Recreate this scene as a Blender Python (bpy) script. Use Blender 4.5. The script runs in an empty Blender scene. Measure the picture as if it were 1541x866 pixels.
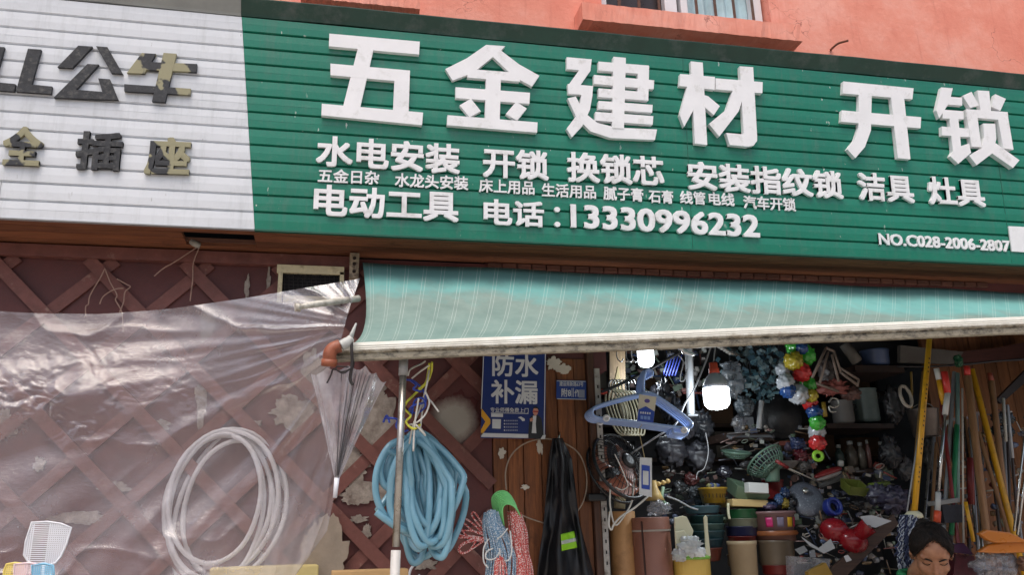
import bpy, math, random
from mathutils import Vector, Matrix, noise
V = Vector
random.seed(7)
sc = bpy.context.scene
COL = sc.collection

# ------------------------------------------------------------------ camera
# image axes: x right, y down, z forward; EX/EY/EZ = world axes (along the wall, into the wall, up) seen in them
F = 1230.0
EX = V((6230, 217, 1230)).normalized()
EZ = V((-98, -4153, 1230))
EZ = (EZ - EX * EZ.dot(EX)).normalized()
EY = EZ.cross(EX)
EYE = V((0, -3.6, 1.5))
cam = bpy.data.cameras.new('camera')
cam.sensor_width = 36.0
cam.lens = 36.0 * F / 1541.0
cam.clip_end = 500
cam.clip_start = 0.05
camo = bpy.data.objects.new('camera', cam)
COL.objects.link(camo)
camo.matrix_world = Matrix(((EX.x, -EX.y, -EX.z, EYE.x), (EY.x, -EY.y, -EY.z, EYE.y), (EZ.x, -EZ.y, -EZ.z, EYE.z), (0, 0, 0, 1)))
sc.camera = camo

# ------------------------------------------------------------------ sky, sun, exposure
world = bpy.data.worlds.new('World')
sc.world = world
world.use_nodes = True
wn = world.node_tree
sky = wn.nodes.new('ShaderNodeTexSky')
sky.sky_type = 'NISHITA'
sky.sun_disc = False
SUN_EL, SUN_AZ = math.radians(64), math.radians(205)   # azimuth from +Y, clockwise
sky.sun_elevation = SUN_EL
sky.sun_rotation = SUN_AZ
sky.air_density = 1.0
sky.dust_density = 6.0
sky.ozone_density = 1.0
wn.links.new(sky.outputs[0], wn.nodes['Background'].inputs[0])
wn.nodes['Background'].inputs[1].default_value = 0.14
sl = bpy.data.lights.new('sun', 'SUN')
sl.energy = 0.9
sl.angle = math.radians(40)
sl.color = (1.0, 0.97, 0.94)
so = bpy.data.objects.new('sun', sl)
COL.objects.link(so)
sd = V((math.sin(SUN_AZ) * math.cos(SUN_EL), math.cos(SUN_AZ) * math.cos(SUN_EL), math.sin(SUN_EL)))
so.rotation_euler = sd.to_track_quat('Z', 'Y').to_euler()
so.location = (0, -6, 8)
sc.view_settings.view_transform = 'Standard'
sc.view_settings.look = 'None'
sc.view_settings.gamma = 1.0
sc.view_settings.use_curve_mapping = False
sc.view_settings.exposure = 0.5
sc.cycles.use_denoising = True
sc.cycles.max_bounces = 10
sc.cycles.transparent_max_bounces = 24
sc.cycles.sample_clamp_indirect = 4.0

# ------------------------------------------------------------------ pixel of the photo (1541 x 866) -> world point
def ray(px, py):
    d = V((px - 770.5, py - 433.0, F))
    return V((d.dot(EX), d.dot(EY), d.dot(EZ)))
def P(px, py, y):
    d = ray(px, py)
    return EYE + d * ((y - EYE.y) / d.y)
def PX(pts, y):
    return [P(a, b, y) for a, b in pts]
def mp(y, px=770, py=600):            # metres per photo pixel at depth y
    return (P(px + 1, py, y) - P(px, py, y)).length

# ------------------------------------------------------------------ materials
def lin(c):
    c = c / 255.0
    return c / 12.92 if c <= 0.04045 else ((c + 0.055) / 1.055) ** 2.4
def rgb(c):
    return (lin(c[0]), lin(c[1]), lin(c[2]), 1)
MC = {}
class NT:
    def __init__(self, name):
        self.m = bpy.data.materials.new(name)
        self.m.use_nodes = True
        self.t = self.m.node_tree
        self.b = self.t.nodes['Principled BSDF']
        self.tc = self.n('ShaderNodeTexCoord')
    def n(self, k, **kw):
        x = self.t.nodes.new(k)
        for a, v in kw.items():
            setattr(x, a, v)
        return x
    def l(self, a, b):
        self.t.links.new(a, b)
    def noise(self, scale, detail=4, rough=.6, vec=None, stretch=None, coord='Object'):
        s = self.tc.outputs[coord] if vec is None else vec
        if stretch:
            mpn = self.n('ShaderNodeMapping')
            mpn.inputs['Scale'].default_value = stretch
            self.l(s, mpn.inputs[0])
            s = mpn.outputs[0]
        x = self.n('ShaderNodeTexNoise')
        x.inputs['Scale'].default_value = scale
        x.inputs['Detail'].default_value = detail
        x.inputs['Roughness'].default_value = rough
        self.l(s, x.inputs['Vector'])
        return x.outputs['Fac']
    def ramp(self, fac, stops):
        r = self.n('ShaderNodeValToRGB')
        e = r.color_ramp.elements
        while len(e) < len(stops):
            e.new(.5)
        for k, (p, c) in enumerate(stops):
            e[k].position = p
            e[k].color = c if len(c) == 4 else (*c, 1)
        self.l(fac, r.inputs[0])
        return r.outputs[0]
    def mix(self, fac, a, b, mode='MIX'):
        x = self.n('ShaderNodeMixRGB', blend_type=mode)
        for k, v in ((0, fac), (1, a), (2, b)):
            if hasattr(v, 'links') or hasattr(v, 'is_linked'):
                self.l(v, x.inputs[k])
            else:
                x.inputs[k].default_value = v
        return x.outputs[0]
    def bump(self, h, strength=.3, dist=.005):
        x = self.n('ShaderNodeBump')
        x.inputs['Strength'].default_value = strength
        x.inputs['Distance'].default_value = dist
        self.l(h, x.inputs['Height'])
        self.l(x.outputs[0], self.b.inputs['Normal'])
def scalec(c, k):
    return tuple(min(1, v * k) for v in c[:3]) + (1,)
def mat(name, c, rough=.55, var=.18, scale=14, bump=0., metal=0., dirt=None, dscale=6, damt=.5, bscale=None, stretch=None, spec=.5, coat=0.):
    key = (name, c, rough, var, scale, bump, metal, dirt, dscale, damt, stretch, coat)
    if key in MC:
        return MC[key]
    t = NT(name)
    base = rgb(c)
    f = t.noise(scale, 5, .6, stretch=stretch)
    colr = t.ramp(f, [(.3, scalec(base, 1 - var)), (.7, scalec(base, 1 + var))])
    if dirt:
        g = t.noise(dscale, 8, .7)
        msk = t.ramp(g, [(.62 - damt * .35, (0, 0, 0, 1)), (.78 - damt * .2, (1, 1, 1, 1))])
        colr = t.mix(msk, colr, rgb(dirt))
    t.l(colr, t.b.inputs['Base Color'])
    t.b.inputs['Metallic'].default_value = metal
    t.b.inputs['Specular IOR Level'].default_value = spec
    t.b.inputs['Coat Weight'].default_value = coat
    r = t.noise(scale * 2.3, 4)
    rr = t.n('ShaderNodeMapRange')
    rr.inputs['To Min'].default_value = max(.03, rough - .12)
    rr.inputs['To Max'].default_value = min(1, rough + .12)
    t.l(r, rr.inputs[0])
    t.l(rr.outputs[0], t.b.inputs['Roughness'])
    if bump:
        t.bump(t.noise(bscale or scale * 3, 6, .65, stretch=stretch), min(1, bump), .006)
    MC[key] = t.m
    return t.m
def wood(name, c, c2, axis='Z', scale=9, rough=.65, knots=True):
    key = ('wood', name, c, c2, axis)
    if key in MC:
        return MC[key]
    t = NT(name)
    st = {'Z': (9, 9, .7), 'X': (.7, 9, 9), 'Y': (9, .7, 9)}[axis]
    isl = t.n('ShaderNodeNewGeometry')
    f = t.noise(scale, 8, .7, stretch=st)
    colr = t.ramp(f, [(.3, rgb(c2)), (.68, rgb(c))])
    rv = t.ramp(isl.outputs['Random Per Island'], [(0, (.62, .62, .62)), (1, (1.12, 1.05, 1.0))])
    colr = t.mix(1.0, colr, rv, 'MULTIPLY')
    k = t.noise(5, 6, .7, stretch=(1.6, 1.6, .8))
    km = t.ramp(k, [(.6, (0, 0, 0)), (.75, (.75, .75, .75))])
    colr = t.mix(km, colr, scalec(rgb(c2), .4))
    t.l(colr, t.b.inputs['Base Color'])
    t.b.inputs['Roughness'].default_value = rough
    t.bump(f, .35, .004)
    MC[key] = t.m
    return t.m
def emis(name, c, s):
    t = NT(name)
    t.b.inputs['Base Color'].default_value = (.8, .8, .8, 1)
    t.b.inputs['Emission Color'].default_value = (*c, 1)
    t.b.inputs['Emission Strength'].default_value = s
    return t.m
def film(name, tint, lo, hi, rough=.22, scale=7, milk=.75):
    """thin translucent plastic: part clear, part milky, with a gloss"""
    t = NT(name)
    out = t.t.nodes['Material Output']
    tr = t.n('ShaderNodeBsdfTransparent')
    tr.inputs[0].default_value = (.97, .96, .97, 1)
    df = t.n('ShaderNodeBsdfDiffuse')
    df.inputs[0].default_value = rgb(tint)
    tl = t.n('ShaderNodeBsdfTranslucent')
    tl.inputs[0].default_value = rgb(tint)
    m0 = t.n('ShaderNodeMixShader')
    m0.inputs[0].default_value = .45
    t.l(df.outputs[0], m0.inputs[1])
    t.l(tl.outputs[0], m0.inputs[2])
    gl = t.n('ShaderNodeBsdfGlossy')
    gl.inputs['Roughness'].default_value = rough
    gl.inputs[0].default_value = (1, 1, 1, 1)
    bp = t.n('ShaderNodeBump')
    bp.inputs['Strength'].default_value = .28
    bp.inputs['Distance'].default_value = .012
    t.l(t.noise(38, 6, .65, stretch=(1, 1, 1.8)), bp.inputs['Height'])
    t.l(bp.outputs[0], gl.inputs['Normal'])
    f = t.noise(scale, 6, .65)
    mr = t.n('ShaderNodeMapRange')
    mr.inputs['From Min'].default_value = .3
    mr.inputs['From Max'].default_value = .7
    mr.inputs['To Min'].default_value = lo
    mr.inputs['To Max'].default_value = hi
    t.l(f, mr.inputs[0])
    m1 = t.n('ShaderNodeMixShader')
    t.l(mr.outputs[0], m1.inputs[0])
    t.l(tr.outputs[0], m1.inputs[1])
    t.l(m0.outputs[0], m1.inputs[2])
    lw = t.n('ShaderNodeLayerWeight')
    lw.inputs[0].default_value = .22
    t.l(bp.outputs[0], lw.inputs['Normal'])
    g2 = t.n('ShaderNodeMapRange')
    g2.inputs['To Min'].default_value = .05
    g2.inputs['To Max'].default_value = .55
    t.l(lw.outputs['Fresnel'], g2.inputs[0])
    m2 = t.n('ShaderNodeMixShader')
    t.l(g2.outputs[0], m2.inputs[0])
    t.l(m1.outputs[0], m2.inputs[1])
    t.l(gl.outputs[0], m2.inputs[2])
    t.l(m2.outputs[0], out.inputs[0])
    return t.m

# ------------------------------------------------------------------ mesh builder
class MB:
    def __init__(s):
        s.v, s.f, s.sm, s.uv = [], [], [], {}
    def add(s, vs, fs, smooth=False):
        o = len(s.v)
        s.v += [V(a) for a in vs]
        for f in fs:
            s.f.append([i + o for i in f])
            s.sm.append(smooth)
        return s
    def box(s, c, size, rot=None):
        a, b, d = (x / 2 for x in size)
        vs = [V((x, y, z)) for x in (-a, a) for y in (-b, b) for z in (-d, d)]
        if rot is not None:
            vs = [rot @ q for q in vs]
        return s.add([V(c) + q for q in vs], [(0, 1, 3, 2), (4, 6, 7, 5), (0, 4, 5, 1), (2, 3, 7, 6), (0, 2, 6, 4), (1, 5, 7, 3)])
    def box2(s, lo, hi):
        lo, hi = V(lo), V(hi)
        return s.box((lo + hi) / 2, hi - lo)
    def prism(s, poly, ext):
        """flat polygon (3D points) pushed along the vector ext; both ends closed"""
        n = len(poly)
        ext = V(ext)
        nrm = V((0, 0, 0))
        for i in range(n):
            nrm += V(poly[i]).cross(V(poly[(i + 1) % n]))
        a = [V(p) for p in poly]
        if nrm.dot(ext) < 0:
            a = a[::-1]
        b = [p + ext for p in a]
        fs = [tuple(range(n - 1, -1, -1)), tuple(range(n, 2 * n))]
        fs += [(i, (i + 1) % n, n + (i + 1) % n, n + i) for i in range(n)]
        return s.add(a + b, fs)
    def tube(s, pts, r, n=8, closed=False, caps=True, flat=None):
        pts = [V(p) for p in pts]
        m = len(pts)
        rr = r if isinstance(r, (list, tuple)) else [r] * m
        vs, prev = [], None
        for i in range(m):
            if closed:
                t = pts[(i + 1) % m] - pts[i - 1]
            else:
                t = pts[min(i + 1, m - 1)] - pts[max(i - 1, 0)]
            if t.length < 1e-9:
                t = V((0, 0, 1))
            t.normalize()
            if prev is None:
                a = V((0, 0, 1)) if abs(t.z) < .9 else V((0, 1, 0))
                u = t.cross(a).normalized()
            else:
                u = prev - t * prev.dot(t)
                u = u.normalized() if u.length > 1e-6 else t.orthogonal().normalized()
            prev = u
            w = t.cross(u)
            for k in range(n):
                th = 2 * math.pi * k / n
                vs.append(pts[i] + (u * math.cos(th) + w * math.sin(th)) * rr[i])
        fs = []
        for i in range(m if closed else m - 1):
            j = (i + 1) % m
            for k in range(n):
                k2 = (k + 1) % n
                fs.append((i * n + k, i * n + k2, j * n + k2, j * n + k))
        s.add(vs, fs, True)
        if caps and not closed:
            o = len(s.v) - len(vs)
            s.f.append([o + k for k in range(n - 1, -1, -1)])
            s.f.append([o + (m - 1) * n + k for k in range(n)])
            s.sm += [False, False]
        return s
    def lathe(s, prof, c, axis=(0, 0, 1), n=24, smooth=True, sx=1, sy=1, noise_amt=0., cap=True):
        """prof = [(radius, height)] turned about axis through c"""
        q = V(axis).to_track_quat('Z', 'Y')
        vs = []
        for r, h in prof:
            for k in range(n):
                th = 2 * math.pi * k / n
                rr = r * (1 + noise_amt * (noise.noise(V((math.cos(th) * 2 + h * 9, math.sin(th) * 2, h * 14)))))
                vs.append(V(c) + q @ V((rr * math.cos(th) * sx, rr * math.sin(th) * sy, h)))
        fs = []
        for i in range(len(prof) - 1):
            for k in range(n):
                k2 = (k + 1) % n
                fs.append((i * n + k, i * n + k2, (i + 1) * n + k2, (i + 1) * n + k))
        o = len(s.v)
        s.add(vs, fs, smooth)
        if cap:
            if prof[0][0] > 1e-4:
                s.f.append([o + k for k in range(n - 1, -1, -1)]); s.sm.append(False)
            if prof[-1][0] > 1e-4:
                s.f.append([o + (len(prof) - 1) * n + k for k in range(n)]); s.sm.append(False)
        return s
    def ell(s, c, r, rot=None, n=18, m=12, amt=0., fr=6.):
        vs, fs = [], []
        for i in range(m + 1):
            ph = math.pi * i / m
            for k in range(n):
                th = 2 * math.pi * k / n
                d = V((math.sin(ph) * math.cos(th), math.sin(ph) * math.sin(th), math.cos(ph)))
                kf = 1 + amt * noise.noise(d * fr * .5 + V(c) * 3)
                q = V((d.x * r[0], d.y * r[1], d.z * r[2])) * kf
                vs.append(V(c) + (rot @ q if rot is not None else q))
        for i in range(m):
            for k in range(n):
                k2 = (k + 1) % n
                fs.append((i * n + k, (i + 1) * n + k, (i + 1) * n + k2, i * n + k2))
        return s.add(vs, fs, True)
    def grid(s, fn, nu, nv, smooth=True, uv=True):
        o = len(s.v)
        vs = []
        for j in range(nv + 1):
            for i in range(nu + 1):
                a, b = i / nu, j / nv
                vs.append(fn(a, b))
                s.uv[o + len(vs) - 1] = (a, b)
        fs = []
        for j in range(nv):
            for i in range(nu):
                k = j * (nu + 1) + i
                fs.append((k, k + 1, k + nu + 2, k + nu + 1))
        return s.add(vs, fs, smooth)
    def base(s):
        xs = [q.x for q in s.v]; ys = [q.y for q in s.v]; zs = [q.z for q in s.v]
        return V(((min(xs) + max(xs)) / 2, (min(ys) + max(ys)) / 2, min(zs)))
    def build(s, name, m, parent=None, label=None, bevel=0., solid=0.):
        org = s.base() if parent is None else V(parent['base'])
        me = bpy.data.meshes.new(name)
        me.from_pydata([tuple(q - org) for q in s.v], [], s.f)
        me.polygons.foreach_set('use_smooth', s.sm)
        if s.uv:
            ul = me.uv_layers.new(name='UVMap')
            for lp in me.loops:
                ul.data[lp.index].uv = s.uv.get(lp.vertex_index, (0, 0))
        me.update()
        if m is not None:
            me.materials.append(m)
        o = bpy.data.objects.new(name, me)
        COL.objects.link(o)
        o['base'] = tuple(org)
        if parent is not None:
            o.parent = parent
        else:
            o.location = org
        if label:
            o['label'] = label
        if solid:
            md = o.modifiers.new('thickness', 'SOLIDIFY')
            md.thickness = solid
            md.offset = 0
        if bevel:
            md = o.modifiers.new('rounded_edges', 'BEVEL')
            md.width = bevel
            md.segments = 2
            md.limit_method = 'ANGLE'
        return o
def thing(name, label, cat, loc, group=None):
    o = bpy.data.objects.new(name, None)
    COL.objects.link(o)
    o.location = loc
    o.empty_display_size = .05
    o['base'] = tuple(loc)
    o['label'] = label
    o['category'] = cat
    if group:
        o['group'] = group
    return o
def tag(o, label, cat, group=None, kind=None):
    o['label'] = label
    o['category'] = cat
    if group:
        o['group'] = group
    if kind:
        o['kind'] = kind
    return o
def structure(o, label=None):
    o['kind'] = 'structure'
    if label:
        o['label'] = label
    return o
def copy_thing(o, shift, label=None, parent=None):
    c = o.copy()
    COL.objects.link(c)
    if parent is None:
        c.location = o.location + V(shift)
    else:
        c.parent = parent
    if label:
        c['label'] = label
    for ch in [x for x in COL.objects if x.parent == o]:
        copy_thing(ch, (0, 0, 0), None, c)
    return c
def cr(pts, n=8, closed=False):
    """smooth curve through points"""
    pts = [V(p) for p in pts]
    m = len(pts)
    out = []
    for i in range(m if closed else m - 1):
        if closed:
            p0, p1, p2, p3 = pts[i - 1], pts[i], pts[(i + 1) % m], pts[(i + 2) % m]
        else:
            p0, p1, p2, p3 = pts[max(i - 1, 0)], pts[i], pts[i + 1], pts[min(i + 2, m - 1)]
        for k in range(n):
            t = k / n
            out.append(.5 * ((2 * p1) + (p2 - p0) * t + (2 * p0 - 5 * p1 + 4 * p2 - p3) * t * t + (3 * p1 - p0 - 3 * p2 + p3) * t ** 3))
    if not closed:
        out.append(pts[-1])
    return out
def nz(x, y=0., z=0., s=1.):
    return noise.noise(V((x * s, y * s, z * s)))
def rotz(a):
    return Matrix.Rotation(a, 3, 'Z')
def rotx(a):
    return Matrix.Rotation(a, 3, 'X')
def roty(a):
    return Matrix.Rotation(a, 3, 'Y')

# ------------------------------------------------------------------ lettering
GC = {}
def glyph(ch, off, res=3):
    """outline of one character pushed to thickness 1; off makes it bolder (shifted copies, each a hair prouder)"""
    key = (ch, off)
    if key in GC:
        return GC[key]
    c = bpy.data.curves.new('glyph', 'FONT')
    c.body = ch
    c.size = 1
    c.extrude = .5
    c.resolution_u = res
    o = bpy.data.objects.new('glyph', c)
    COL.objects.link(o)
    dg = bpy.context.evaluated_depsgraph_get()
    me = bpy.data.meshes.new_from_object(o.evaluated_get(dg))
    v0 = [q.co.copy() for q in me.vertices]
    f0 = [tuple(p.vertices) for p in me.polygons]
    bpy.data.meshes.remove(me)
    bpy.data.objects.remove(o)
    bpy.data.curves.remove(c)
    vs, fs = [], []
    shifts = [(0, 0)] if off == 0 else [(a * off, b * off) for a in (-1, 0, 1) for b in (-1, 0, 1)]
    for k, (a, b) in enumerate(shifts):
        n = len(vs)
        vs += [V((q.x + a, q.y + b, q.z + .012 * k if q.z > 0 else q.z)) for q in v0]
        fs += [tuple(i + n for i in f) for f in f0]
    GC[key] = (vs, fs)
    return GC[key]
ADV = {}
def advance(ch):
    if ord(ch) > 0x2000:
        return 1.0
    if ch not in ADV:
        def w(s):
            vs, _ = glyph(s, 0.0)
            return max(q.x for q in vs) - min(q.x for q in vs)
        ADV[ch] = w('H' + ch + 'H') - w('HH') if ch != ' ' else .3
    return ADV[ch]
def layout(word, off, track=0.):
    """[(char, verts, faces)] in one line, all on one em scale"""
    x, out = 0., []
    for ch in word:
        if ch != ' ':
            vs, fs = glyph(ch, off)
            out.append((ch, [V((q.x + x, q.y, q.z)) for q in vs], fs))
        x += advance(ch) + track
    return out
# ================================================================== THE SETTING
JAMB = P(905, 700, 0).x                       # left edge of the shop opening
RIGHT = P(1541, 600, 0).x + .55               # right edge of the opening (outside the frame)
SIGN_Y = -.28
TILT = math.radians(4.8)
SU = V((0, -math.sin(TILT), math.cos(TILT)))  # up along the sign face
SN = V((0, -math.cos(TILT), -math.sin(TILT))) # out of the sign face
S0 = P(770, 362, SIGN_Y)
def S(px, py, off=0.):
    d = ray(px, py)
    t = (S0 + SN * off - EYE).dot(SN) / d.dot(SN)
    q = EYE + d * t
    return q
def SUV(px, py, off=0.):
    q = S(px, py, off) - S0
    return q.x, q.dot(SU)
def SP(u, v, off=0.):
    return S0 + V((u, 0, 0)) + SU * v + SN * off
WALL_TOP = P(450, 386, 0).z                   # where the soffit meets the lower wall

pave = MB().box2((-14, -9, -.3), (14, .02, 0)).build('pavement', mat('paving', (184, 178, 168), .85, .2, 5, .4, dirt=(95, 90, 84)))
structure(pave)
road = MB().grid(lambda a, b: V((-120 + 240 * a, -130 + 260 * b, -.32)), 4, 4).build('ground', mat('asphalt', (66, 66, 66), .9, .2, 3, .4))
structure(road)
# shop interior shell
BACK = 2.6
CEIL = 2.62
structure(MB().box2((JAMB - .6, .02, -.1), (RIGHT + .3, BACK, 0.004)).build('floor', mat('shop_floor', (92, 88, 84), .6, .2, 4)))
structure(MB().box2((JAMB - .6, .16, CEIL), (RIGHT + .3, BACK, CEIL + .1)).build('ceiling', mat('shop_ceiling', (70, 72, 76), .8, .2, 3)))
structure(MB().box2((JAMB - .7, BACK, 0), (RIGHT + .4, BACK + .1, CEIL)).build('wall_back', mat('shop_back_wall', (84, 86, 90), .8, .3, 3)))
structure(MB().box2((JAMB - .75, .14, 0), (JAMB - .6, BACK - .002, CEIL)).build('wall_inner_side', mat('shop_back_wall', (84, 86, 90), .8, .3, 3)))
structure(MB().box2((RIGHT + .301, .14, 0), (RIGHT + .4, BACK - .002, CEIL)).build('wall_inner_far_side', mat('shop_back_wall', (84, 86, 90), .8, .3, 3)))

# lower street wall, maroon
def maroon():
    t = NT('maroon_paint')
    f = t.noise(2.6, 6, .65)
    c = t.ramp(f, [(.3, rgb((80, 41, 41))), (.7, rgb((102, 54, 51)))])
    d = t.noise(9, 8, .75)
    c = t.mix(t.ramp(d, [(.44, (0, 0, 0)), (.8, (.55, .55, .55))]), c, rgb((62, 44, 44)))
    pk = t.noise(11, 8, .8)
    c = t.mix(t.ramp(pk, [(.71, (0, 0, 0)), (.725, (1, 1, 1))]), c, rgb((190, 178, 162)))
    t.l(c, t.b.inputs['Base Color'])
    t.b.inputs['Roughness'].default_value = .62
    t.bump(t.noise(70, 6, .7), .3, .003)
    return t.m
MAROON = maroon()
shopwall = thing('shop_wall', 'maroon painted lower shop wall with peeling paint behind the lattice', 'wall', (-3, .06, 0))
PLANK_X = P(741, 700, 0).x
PLANK_R = P(903, 700, 0).x
MB().box2((-9, 0, 0), (PLANK_X, .14, WALL_TOP - .002)).build('wall', MAROON, shopwall)
def blob(px, py, w, h, y=-.003, seed=0, n=56, th=.003, rag=.55):
    c = P(px, py, y)
    k = mp(y)
    pts = []
    for i in range(n):
        a = 2 * math.pi * i / n
        r = 1 + rag * nz(math.cos(a) * 1.6 + seed * 3.1, math.sin(a) * 1.6 + seed) + .3 * nz(math.cos(a) * 5 + seed, math.sin(a) * 5, seed) + .22 * nz(math.cos(a) * 13 + seed, math.sin(a) * 13, seed)
        pts.append(c + V((math.cos(a) * w * .5 * k * r, 0, math.sin(a) * h * .5 * k * r)))
    return MB().prism(pts, (0, -th, 0))
PLAST = mat('bare_plaster', (156, 147, 138), .9, .2, 25, .7, dirt=(112, 100, 92), dscale=14, damt=.6)
for k, (px, py, w, h) in enumerate([(312, 490, 24, 44), (304, 606, 12, 56), (8, 640, 24, 40), (440, 620, 60, 44), (300, 590, 12, 20), (170, 735, 40, 16),
                                    (562, 640, 74, 118), (552, 592, 60, 54), (528, 700, 50, 50), (548, 742, 58, 22), (572, 744, 20, 26), (534, 748, 34, 24),
                                    (468, 560, 30, 60), (240, 640, 26, 14), (372, 432, 7, 30), (404, 428, 5, 40), (540, 782, 22, 10), (552, 800, 12, 22),
                                    (590, 760, 10, 14), (604, 800, 14, 10), (120, 780, 60, 14), (60, 700, 14, 20), (380, 640, 26, 14), (640, 850, 30, 14)]):
    blob(px, py, w, h, seed=k + 1, th=.002 + .0004 * k).build('bare_patch', PLAST, shopwall)
# round grey sprayed patch
def spray():
    t = NT('grey_filler')
    d = t.n('ShaderNodeVectorMath', operation='DISTANCE')
    t.l(t.tc.outputs['Object'], d.inputs[0])
    cc = P(683, 634, 0) - V((-3, .06, 0))
    d.inputs[1].default_value = cc
    n = t.noise(30, 6, .7)
    a = t.n('ShaderNodeMath', operation='MULTIPLY_ADD')
    t.l(n, a.inputs[0]); a.inputs[1].default_value = .045
    t.l(d.outputs['Value'], a.inputs[2])
    m = t.ramp(a.outputs[0], [(.085, (1, 1, 1)), (.14, (0, 0, 0))])
    t.l(t.mix(m, rgb((84, 38, 38)), rgb((165, 158, 148))), t.b.inputs['Base Color'])
    t.b.inputs['Roughness'].default_value = .85
    t.bump(t.noise(26, 8, .7), .5, .004)
    return t.m
blob(683, 634, 86, 86, seed=31, rag=.12, th=.0016).build('filler_patch', spray(), shopwall)

# lattice: diagonal crossing slats, one timber panel screwed to the wall
LAT = mat('lattice_paint', (112, 68, 61), .6, .2, 18, .25, dirt=(150, 120, 108), dscale=16, damt=.12)
lat = MB()
cz = P(559, 684.5, -.012)
per = .385
x0, x1, z0, z1 = -3.2, PLANK_X - .004, .35, WALL_TOP - .056
hw = .026
for sg in (1, -1):
    for k in range(-12, 16):
        # x*sg - z = const line, clipped to the panel
        c0 = cz.x * sg - cz.z + k * per
        pts = []
        for z in (z0, z1):
            pts.append((sg * (c0 + z), z))
        (xa, za), (xb, zb) = pts
        def clip(xa, za, xb, zb):
            t0, t1 = 0., 1.
            dx, dz = xb - xa, zb - za
            for p, q in ((-dx, xa - x0), (dx, x1 - xa)):
                if abs(p) < 1e-9:
                    continue
                r = q / p
                if p < 0: t0 = max(t0, r)
                else: t1 = min(t1, r)
            return None if t0 >= t1 else (xa + dx * t0, za + dz * t0, xa + dx * t1, za + dz * t1)
        cl = clip(xa, za, xb, zb)
        if not cl:
            continue
        a, b = V((cl[0], 0, cl[1])), V((cl[2], 0, cl[3]))
        t = (b - a).normalized()
        s_ = V((-t.z, 0, t.x)) * hw
        y = -.0125 if sg > 0 else -.0245
        lat.prism([a - s_ + V((0, y, 0)), a + s_ + V((0, y, 0)), b + s_ + V((0, y, 0)), b - s_ + V((0, y, 0))], (0, .0115, 0))
lat.box2((x0, -.036, z1), (P(526, 400, 0).x, -.0005, z1 + .052))
tag(lat.build('lattice_panel', LAT), 'maroon diagonal timber lattice fixed across the lower shop wall', 'lattice')

# soffit under the signboard
SOF = wood('soffit_wood', (140, 90, 60), (92, 54, 38), 'X', 7)
sof = MB()
vb = SUV(770, 362)[1]
zf, yf = S(770, 362).z, SIGN_Y
n = 4
for k in range(n):
    ya = yf + .014 + (0 - yf - .016) * k / n
    yb = yf + .014 + (0 - yf - .016) * (k + 1) / n - .004
    za = zf + .004 + (WALL_TOP - zf) * (k / n)
    zb = zf + .004 + (WALL_TOP - zf) * ((k + 1) / n)
    X0, X1 = -4.2, 4.6
    hole = (P(277, 365, -.13).x, P(384, 370, -.13).x)
    segs = [(X0, hole[0]), (hole[1], X1)] if k in (1, 2) else [(X0, X1)]
    for (xa, xb) in segs:
        sof.prism([V((xa, ya, za)), V((xa, yb, zb)), V((xa, yb, zb + .016)), V((xa, ya, za + .016))], (xb - xa, 0, 0))
sofo = thing('soffit', 'brown timber board soffit under the long shop sign', 'soffit', (0, -.14, zf))
sof.build('boards', SOF, sofo)
MB().box2((hole[0] - .05, -.24, zf + .06), (hole[1] + .05, -.02, zf + .09)).build('dark_opening', mat('void', (16, 14, 18), .9), sofo)
MB().box2((hole[0], -.112, WALL_TOP * .55 + zf * .45 + .004), (hole[1], -.098, WALL_TOP * .55 + zf * .45 + .02)).build('batten', wood('batten_wood', (120, 84, 66), (80, 52, 44), 'X'), sofo)

# upper wall, salmon pink
def salmon():
    t = NT('salmon_render')
    f = t.noise(1.3, 7, .7)
    c = t.ramp(f, [(.34, rgb((212, 124, 104))), (.5, rgb((222, 142, 122))), (.66, rgb((230, 166, 150)))])
    d = t.noise(7, 9, .75, stretch=(1, 1, 2))
    c = t.mix(t.ramp(d, [(.56, (0, 0, 0)), (.74, (.5, .5, .5))]), c, rgb((226, 165, 150)))
    e = t.noise(2.6, 8, .7, stretch=(1.4, 1, .5))
    c = t.mix(t.ramp(e, [(.58, (0, 0, 0)), (.75, (.45, .45, .45))]), c, rgb((186, 88, 70)))
    vo = t.n('ShaderNodeTexVoronoi', feature='DISTANCE_TO_EDGE')
    vo.inputs['Scale'].default_value = 2.3
    wv = t.n('ShaderNodeVectorMath', operation='MULTIPLY_ADD')
    nn = t.n('ShaderNodeTexNoise'); nn.inputs['Scale'].default_value = 7; nn.inputs['Detail'].default_value = 6
    t.l(t.tc.outputs['Object'], nn.inputs['Vector'])
    t.l(nn.outputs['Color'], wv.inputs[0]); wv.inputs[1].default_value = (.35, .35, .35); t.l(t.tc.outputs['Object'], wv.inputs[2])
    t.l(wv.outputs[0], vo.inputs['Vector'])
    ck = t.n('ShaderNodeMath', operation='MULTIPLY')
    t.l(t.ramp(vo.outputs['Distance'], [(.0, (1, 1, 1)), (.006, (0, 0, 0))]), ck.inputs[0])
    t.l(t.ramp(t.noise(1.9, 3), [(.5, (0, 0, 0)), (.58, (.8, .8, .8))]), ck.inputs[1])
    c = t.mix(ck.outputs[0], c, rgb((128, 62, 50)))
    dr = t.noise(10, 6, .7, stretch=(2.5, 1, .12))
    c = t.mix(t.ramp(dr, [(.56, (0, 0, 0)), (.76, (.45, .45, .45))]), c, rgb((176, 92, 76)))
    t.l(c, t.b.inputs['Base Color'])
    t.b.inputs['Roughness'].default_value = .85
    t.bump(t.noise(24, 9, .7), .5, .008)
    return t.m
SAL = salmon()
UP = zf + .25                                  # the upper wall starts hidden behind the sign
wx0, wx1 = P(905, 0, 0).x, P(1160, 30, 0).x    # window reveal
wz = P(1030, 20, 0).z
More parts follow.
